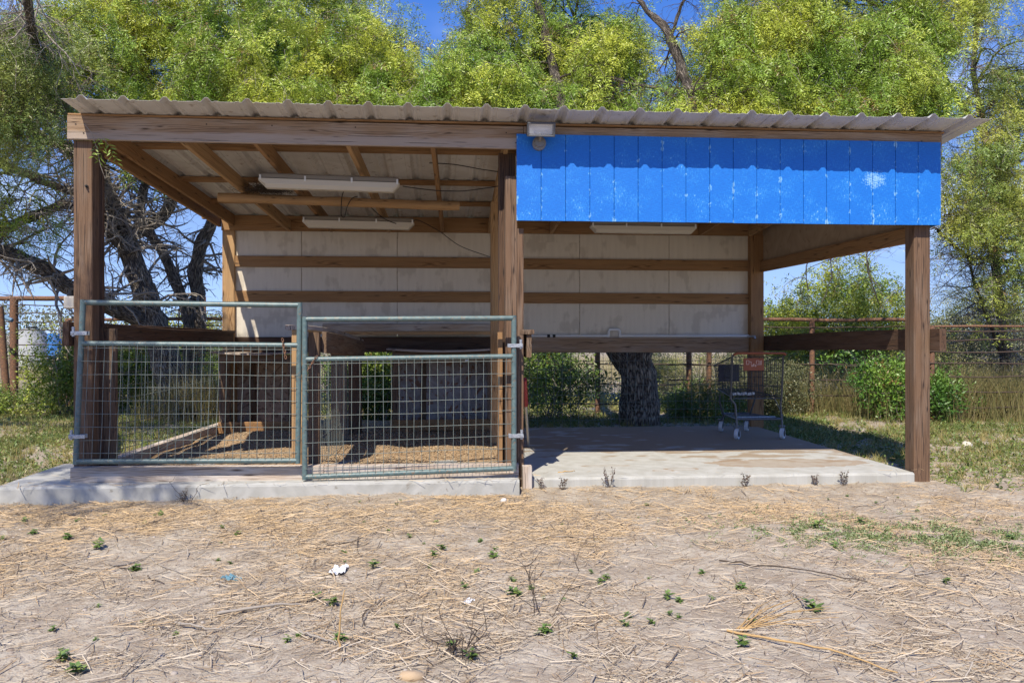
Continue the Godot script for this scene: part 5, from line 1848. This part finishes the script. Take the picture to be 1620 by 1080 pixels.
func weed_mesh(seed_: int, leaves: int, size: float) -> ArrayMesh:
	var r := RandomNumberGenerator.new()
	r.seed = seed_
	var m := MB.new()
	m.colour = Color(0.16, 0.2, 0.06)
	var stems := 3
	for s in stems:
		var d := Vector3(r.randfn(0, 0.45), 1, r.randfn(0, 0.45)).normalized()
		var h := size * r.randf_range(0.45, 0.95)
		m.colour = Color(0.15, 0.17, 0.06)
		m.tube([Vector3.ZERO, d * h * 0.5, d * h], [0.0018, 0.0015, 0.0008], 4, false)
		for i in leaves:
			var f := r.randf_range(0.25, 1.0)
			var an := r.randf() * TAU
			var L := Vector3(cos(an), r.randf_range(0.0, 0.7), sin(an)).normalized() * size * r.randf_range(0.4, 0.75)
			var wv := L.cross(Vector3.UP).normalized() * size * r.randf_range(0.12, 0.2)
			var p := d * h * f
			m.colour = Color(0.07, 0.14, 0.03).lerp(Color(0.2, 0.27, 0.07), r.randf())
			var nn := wv.cross(L).normalized()
			if nn.y < 0:
				nn = -nn
			var dip := Vector3(0, -size * 0.08, 0)
			m.quad(p, p + L * 0.4 + wv + dip, p + L * 0.42, p + L * 0.4 - wv + dip, nn)
			m.quad(p + L * 0.42, p + L * 0.4 + wv + dip, p + L + dip * 2, p + L * 0.4 - wv + dip, nn)
	return m.done()


func dry_mesh(seed_: int, h: float) -> ArrayMesh:
	var r := RandomNumberGenerator.new()
	r.seed = seed_
	var m := MB.new()
	for s in 6:
		var d := Vector3(r.randfn(0, 0.3), 1, r.randfn(0, 0.3)).normalized()
		var L := h * r.randf_range(0.5, 1.1)
		m.colour = Color(0.1, 0.075, 0.055)
		var a := d * L * 0.5 + Vector3(r.randfn(0, 0.008), 0, r.randfn(0, 0.008))
		m.tube([Vector3.ZERO, a, d * L], [0.0022, 0.0018, 0.001], 4, false)
		for i in 10:
			var p := (d * L) * r.randf_range(0.35, 1.0)
			var v := Vector3(r.randfn(0, 1), r.randfn(0, 0.7), r.randfn(0, 1)).normalized() * r.randf_range(0.012, 0.026)
			var w := v.cross(Vector3(r.randf(), r.randf(), r.randf())).normalized() * 0.006
			m.colour = Color(0.09, 0.06, 0.055).lerp(Color(0.2, 0.15, 0.11), r.randf())
			m.quad(p, p + v * 0.5 + w, p + v, p + v * 0.5 - w, v.cross(w).normalized())
	return m.done()


func weeds():
	rng.seed = 111
	var kinds := [weed_mesh(1, 5, 0.05), weed_mesh(2, 9, 0.05), weed_mesh(3, 4, 0.045), weed_mesh(4, 12, 0.035), weed_mesh(5, 7, 0.048), weed_mesh(6, 10, 0.045), weed_mesh(7, 5, 0.045)]
	var spots := WEEDS.duplicate()
	for i in 95:
		spots.append(Vector2(rng.randf_range(-4.2, 6.5), rng.randf_range(0.4, 3.6)))
	var all := []
	for i in spots.size():
		var s: Vector2 = spots[i]
		if in_slab(s.x, s.y, 0.05):
			continue
		var o := put("green_weed", kinds[i % 7], M.leaf, self)
		o.position = Vector3(s.x, gh(s.x, s.y) - 0.003, s.y)
		o.rotation.y = rng.randf() * TAU
		o.scale = Vector3.ONE * (rng.randf_range(0.8, 1.5) if i < WEEDS.size() else rng.randf_range(0.35, 0.8))
		all.append(o)
	name_by_landmark(all, "green weed", "weed", "green weeds scattered over the yard", "small green weed sprouting from the dry dirt of the yard", 6)
	var dm := dry_mesh(5, 0.2)
	var dm2 := dry_mesh(6, 0.13)
	var dry := [[1.37, 0.10, 1.0, "dry brown weed, largest at the concrete floor's front edge", 0], [0.80, 0.11, 0.8, "dry brown weed growing at the end of the timber sill", 1], [0.98, 0.12, 0.9, "small dry weed between the sill end and the large dry weed", 1], [2.52, 0.08, 1.0, "two-stemmed dry weed before the middle of the concrete floor", 1], [3.12, 0.07, 0.8, "smallest dry weed toward the right of the floor edge", 1], [3.36, 0.09, 1.1, "dry weed nearest the slab's right front corner", 1], [-1.98, 0.27, 0.8, "spindly weed at the front edge of the pale apron", 1]]
	for q in dry:
		var o := put("dry_weed", dm if q[4] == 0 else dm2, M.straw, self)
		o.position = Vector3(q[0], gh(q[0], q[1]) - 0.004, q[1])
		o.rotation.y = rng.randf() * TAU
		o.scale = Vector3.ONE * q[2]
		tag(o, q[3], "weed")


# each small thing is told from its like by how near it lies to something one can find
func name_by_landmark(list: Array, what: String, category: String, group: String, else_label: String, most: int):
	var marks := [[V(-1.10, 0, 2.39), "the faded blue plastic strip"], [V(-0.56, 0, 2.29), "the crumpled white plastic scrap"], [V(0.06, 0, 3.55), "the dead twiggy bush"], [V(1.28, 0, 3.36), "the root of the straw fan"], [V(0.47, 0, 0.44), "the pale round stone by the apron"], [V(1.55, 0, 2.28), "the far end of the long dark stalk"], [V(4.1, 0, 0.0), "the foot of the right front post"], [V(-3.3, 0, 0.25), "the apron's left front corner"], [V(2.62, 0, 1.75), "the left end of the green patch"], [V(3.4, 0, 2.1), "the right end of the green patch"], [V(-1.98, 0, 0.3), "the spindly weed at the apron"], [V(0.12, 0, 2.85), "the small white wrapper"], [V(-0.95, 0, 2.91), "the bleached forked branch"], [V(1.37, 0, 0.1), "the largest dry weed at the floor edge"]]
	var words := ["nearest", "second nearest", "third nearest", "fourth nearest", "fifth nearest", "sixth nearest"]
	var best := {}
	for q in marks:
		var near := list.duplicate()
		near.sort_custom(func(a, b): return Vector2(a.position.x - q[0].x, a.position.z - q[0].z).length_squared() < Vector2(b.position.x - q[0].x, b.position.z - q[0].z).length_squared())
		for i in mini(most, near.size()):
			if not best.has(near[i]) or best[near[i]][0] > i:
				best[near[i]] = [i, q[1]]
	for o in list:
		if best.has(o):
			tag(o, "%s %s to %s" % [what, words[best[o][0]], best[o][1]], category, group)
		else:
			tag(o, else_label, category, group)


# ground positions of the larger weeds, read off the photograph
const WEEDS := [Vector2(-2.80,0.98),Vector2(-2.62,1.27),Vector2(-2.47,0.97),Vector2(-2.31,1.49),Vector2(-2.04,1.75),Vector2(-1.30,1.43),Vector2(-0.20,1.63),Vector2(-0.01,1.91),Vector2(0.29,2.07),Vector2(0.11,2.63),Vector2(0.23,1.75),Vector2(0.37,2.76),Vector2(0.86,2.53),Vector2(0.81,2.60),Vector2(1.10,2.87),Vector2(1.14,2.92),Vector2(1.04,3.09),Vector2(1.50,2.75),Vector2(1.72,3.12),Vector2(1.23,3.50),Vector2(-0.61,2.77),Vector2(-0.52,2.87),Vector2(-0.42,3.29),Vector2(-0.65,3.27),Vector2(-1.48,3.44),Vector2(-1.36,3.57),Vector2(0.04,3.47),Vector2(0.12,3.58),Vector2(0.51,3.58),Vector2(0.43,3.29),Vector2(-0.38,2.25),Vector2(1.39,2.46),Vector2(2.42,1.60),Vector2(2.82,1.45),Vector2(2.29,2.14),Vector2(2.54,2.83),Vector2(3.58,1.87),Vector2(4.56,0.34),Vector2(-1.67,2.14),Vector2(-1.97,0.86),Vector2(-0.04,2.04),Vector2(1.07,3.14),Vector2(0.92,3.21)]


func small_things():
	rng.seed = 121
	# fallen twigs
	var twl := []
	for i in 26:
		var x := rng.randf_range(-3.4, 5.0)
		var z := rng.randf_range(0.7, 3.5)
		var m := MB.new()
		var an := rng.randf() * TAU
		var len := rng.randf_range(0.15, 0.5)
		var pts := []
		var p := Vector3.ZERO
		var d := Vector3(cos(an), 0, sin(an))
		for k in 6:
			pts.append(p + Vector3(0, gh(x + p.x, z + p.z) - gh(x, z) + 0.005 + rng.randf() * 0.006, 0))
			d = (d + Vector3(rng.randfn(0, 0.18), 0, rng.randfn(0, 0.18))).normalized()
			p += d * len / 5.0
		m.tube(pts, [0.0045, 0.004, 0.0038, 0.003, 0.0025, 0.0015], 5)
		var o := part("fallen_twig", m, M.twig if i % 3 else M.darktwig, self)
		o.position = Vector3(x, gh(x, z), z)
		twl.append(o)
	name_by_landmark(twl, "fallen thin twig", "twig", "fallen twigs on the yard", "thin fallen twig lying on the dry dirt of the yard", 3)
	# the bigger bits one can tell apart
	stick("bleached forked branch lying on the dirt left of centre, darker at its left end", [V(-1.03, 0.012, 2.93), V(-0.95, 0.02, 2.91), V(-0.86, 0.025, 2.90), V(-0.78, 0.02, 2.86), V(-0.66, 0.012, 2.84)], 0.008, M.twig)
	stick("crooked bleached branch just in front of the forked one", [V(-1.17, 0.012, 3.06), V(-1.12, 0.02, 3.11), V(-1.04, 0.016, 3.15), V(-0.94, 0.02, 3.19)], 0.006, M.twig)
	stick("bleached stick slanting beside the tall dead stalk near the bottom", [V(-0.62, 0.012, 3.19), V(-0.53, 0.018, 3.26), V(-0.44, 0.012, 3.36)], 0.006, M.twig)
	stick("long dark stalk lying aslant on the bare sand right of centre", [V(1.55, 0.012, 2.28), V(1.75, 0.02, 2.42), V(1.95, 0.022, 2.60), V(2.13, 0.012, 2.82)], 0.005, M.darktwig)
	stick("long golden stalk running down to the bottom edge right of centre", [V(1.22, 0.012, 3.36), V(1.36, 0.02, 3.48), V(1.55, 0.02, 3.66), V(1.7, 0.012, 3.85)], 0.006, M.stalk)
	stick("upright broken stalk standing in the dirt at the bottom left of centre", [V(-0.42, -0.01, 3.42), V(-0.415, 0.12, 3.41), V(-0.40, 0.24, 3.40)], 0.005, M.stalk)
	stick("little dead stick lying on the concrete floor near its front", [V(0.98, 0.106, 0.28 - 0.5), V(1.06, 0.108, -0.24), V(1.14, 0.105, -0.28)], 0.006, M.stalk)
	# a fan of long golden stalks
	var m := MB.new()
	for i in 15:
		var an := rng.randfn(0.62, 0.28)
		var len := rng.randf_range(0.2, 0.62)
		var a := V(1.28 + rng.randfn(0, 0.015), gh(1.28, 3.36) + 0.008, 3.36 + rng.randfn(0, 0.015))
		var d := V(cos(an), 0, -sin(an))
		m.tube([a, a + d * len * 0.5 + V(0, rng.randf_range(0.01, 0.05), 0), a + d * len + V(0, rng.randf_range(0.0, 0.03), 0)], [0.0026, 0.002, 0.001], 4, false)
	tag(part("straw_fan", m, M.stalk, self), "fan of long golden stalks spreading from one root on the sand", "dry grass")
	# dead twiggy plants
	for q in [[0.06, 3.55, 0.2, 13, "dead twiggy bush with grey-brown stems at the bottom centre"], [-1.98, 0.3, 0.2, 3, "three thin dead stems before the left part of the apron"], [0.45, 3.05, 0.3, 3, "tall thin dead stems leaning in the middle of the yard"]]:
		var b := MB.new()
		for i in q[3]:
			var d := V(rng.randfn(0, 0.45), 1, rng.randfn(0, 0.4)).normalized()
			var tips := []
			sprout(b, V(q[0] + rng.randfn(0, 0.03), gh(q[0], q[1]) - 0.01, q[1] + rng.randfn(0, 0.03)), d, q[2] * rng.randf_range(0.5, 1.1), 0.0028, 1, tips, 0.2)
		tag(part("dead_weed", b, M.darktwig, self), q[4], "dead weed")
	# litter and stones
	scrap("white_paper", "crumpled white plastic scrap lying on the straw left of centre", V(-0.56, 0, 2.29), 0.07, std("white scrap", Color8(226, 226, 226), 0.6))
	scrap("white_paper", "small white wrapper by a green weed near the middle of the yard", V(0.12, 0, 2.85), 0.035, std("white scrap", Color8(220, 220, 222), 0.6))
	scrap("blue_scrap", "faded blue plastic strip lying on the dirt at left", V(-1.10, 0, 2.39), 0.055, std("faded blue plastic", Color8(92, 128, 140), 0.6))
	stone("stone", "pale round stone in front of the apron's right end", V(0.47, 0, 0.44), V(0.026, 0.022, 0.024), std("pale stone", Color8(196, 192, 188), 0.9))
	stone("stone", "tan flat stone half out of view at the bottom centre", V(-0.12, 0, 3.73), V(0.055, 0.02, 0.03), std("tan stone", Color8(176, 152, 122), 0.9))
	stone("stone", "pale stone in the grass right of the right front post", V(5.9, 0, -2.1), V(0.06, 0.05, 0.05), std("pale stone in grass", Color8(200, 192, 176), 0.9))
	# little leafy twig caught on the left beam end
	var tw := thing("caught_twig", "thin leafy twig dangling from the left end of the front beam", "twig")
	var tm := MB.new()
	tm.tube([V(-2.80, 2.93, 0.055), V(-2.74, 2.86, 0.075), V(-2.70, 2.74, 0.07), V(-2.675, 2.60, 0.06), V(-2.64, 2.5, 0.06)], [0.003, 0.003, 0.0025, 0.002, 0.001], 5)
	tm.tube([V(-2.74, 2.86, 0.075), V(-2.66, 2.83, 0.09), V(-2.60, 2.76, 0.1)], [0.0025, 0.002, 0.001], 5)
	part("stem", tm, M.twig, tw)
	var lf := put("leaf_spray", feather(9), M.leafgreen, tw)
	lf.position = V(-2.66, 2.84, 0.09)
	var lf2 := put("leaf_spray", feather(10), M.leafgreen, tw)
	lf2.position = V(-2.61, 2.79, 0.1)
	lf2.rotation.y = 1.0


func stick(label: String, pts: Array, r: float, mat: Material):
	var q := smooth_path(pts, 14, 0.003)
	var rr := []
	for i in q.size():
		q[i].y += gh(q[i].x, q[i].z) if not in_slab(q[i].x, q[i].z) else 0.0
		rr.append(lerpf(r, r * 0.45, i / 13.0) * rng.randf_range(0.85, 1.15))
	var m := MB.new()
	m.tube(q, rr, 7, true)
	tag(part("stick", m, mat, self), label, "stick")


func scrap(called: String, label: String, at: Vector3, size: float, mat: Material):
	var f := noise(int(at.x * 100) + 7, 3.2, 3)
	var m := MB.new()
	var n := 9
	for layer in 2:
		for i in n:
			for j in n:
				var c := []
				for q: Vector2 in [Vector2(0, 0), Vector2(1, 0), Vector2(1, 1), Vector2(0, 1)]:
					var u := (i + q.x) / float(n) - 0.5
					var v := (j + q.y) / float(n) - 0.5
					c.append(Vector3(u * size * 2.0, (absf(f.get_noise_2d(u * 0.5, v * 0.5)) * 0.55 + 0.04) * size - layer * 0.001, v * size * 1.1))
				var nn: Vector3 = (c[2] - c[0]).cross(c[1] - c[0]).normalized()
				m.quad(c[0], c[1], c[2], c[3], nn if (nn.y > 0) == (layer == 0) else -nn)
	var o := part(called, m, mat, self)
	o.position = Vector3(at.x, gh(at.x, at.z) + 0.004, at.z)
	o.rotation.y = rng.randf() * 3.0
	tag(o, label, "litter")


func stone(called: String, label: String, at: Vector3, rd: Vector3, mat: Material):
	var f := noise(int(at.x * 100) + 3, 1.2, 3)
	var sp := SphereMesh.new()
	sp.radius = 1.0
	sp.height = 2.0
	sp.radial_segments = 20
	sp.rings = 10
	var st := SurfaceTool.new()
	st.append_from(sp, 0, Transform3D.IDENTITY)
	var ar := st.commit_to_arrays()
	var v: PackedVector3Array = ar[Mesh.ARRAY_VERTEX]
	for k in v.size():
		v[k] = v[k] * (1.0 + 0.35 * f.get_noise_3dv(v[k])) * rd
	ar[Mesh.ARRAY_VERTEX] = v
	var am := ArrayMesh.new()
	am.add_surface_from_arrays(Mesh.PRIMITIVE_TRIANGLES, ar)
	var o := put(called, am, mat, self)
	o.position = Vector3(at.x, gh(at.x, at.z) + rd.y * 0.4, at.z)
	tag(o, label, "stone")
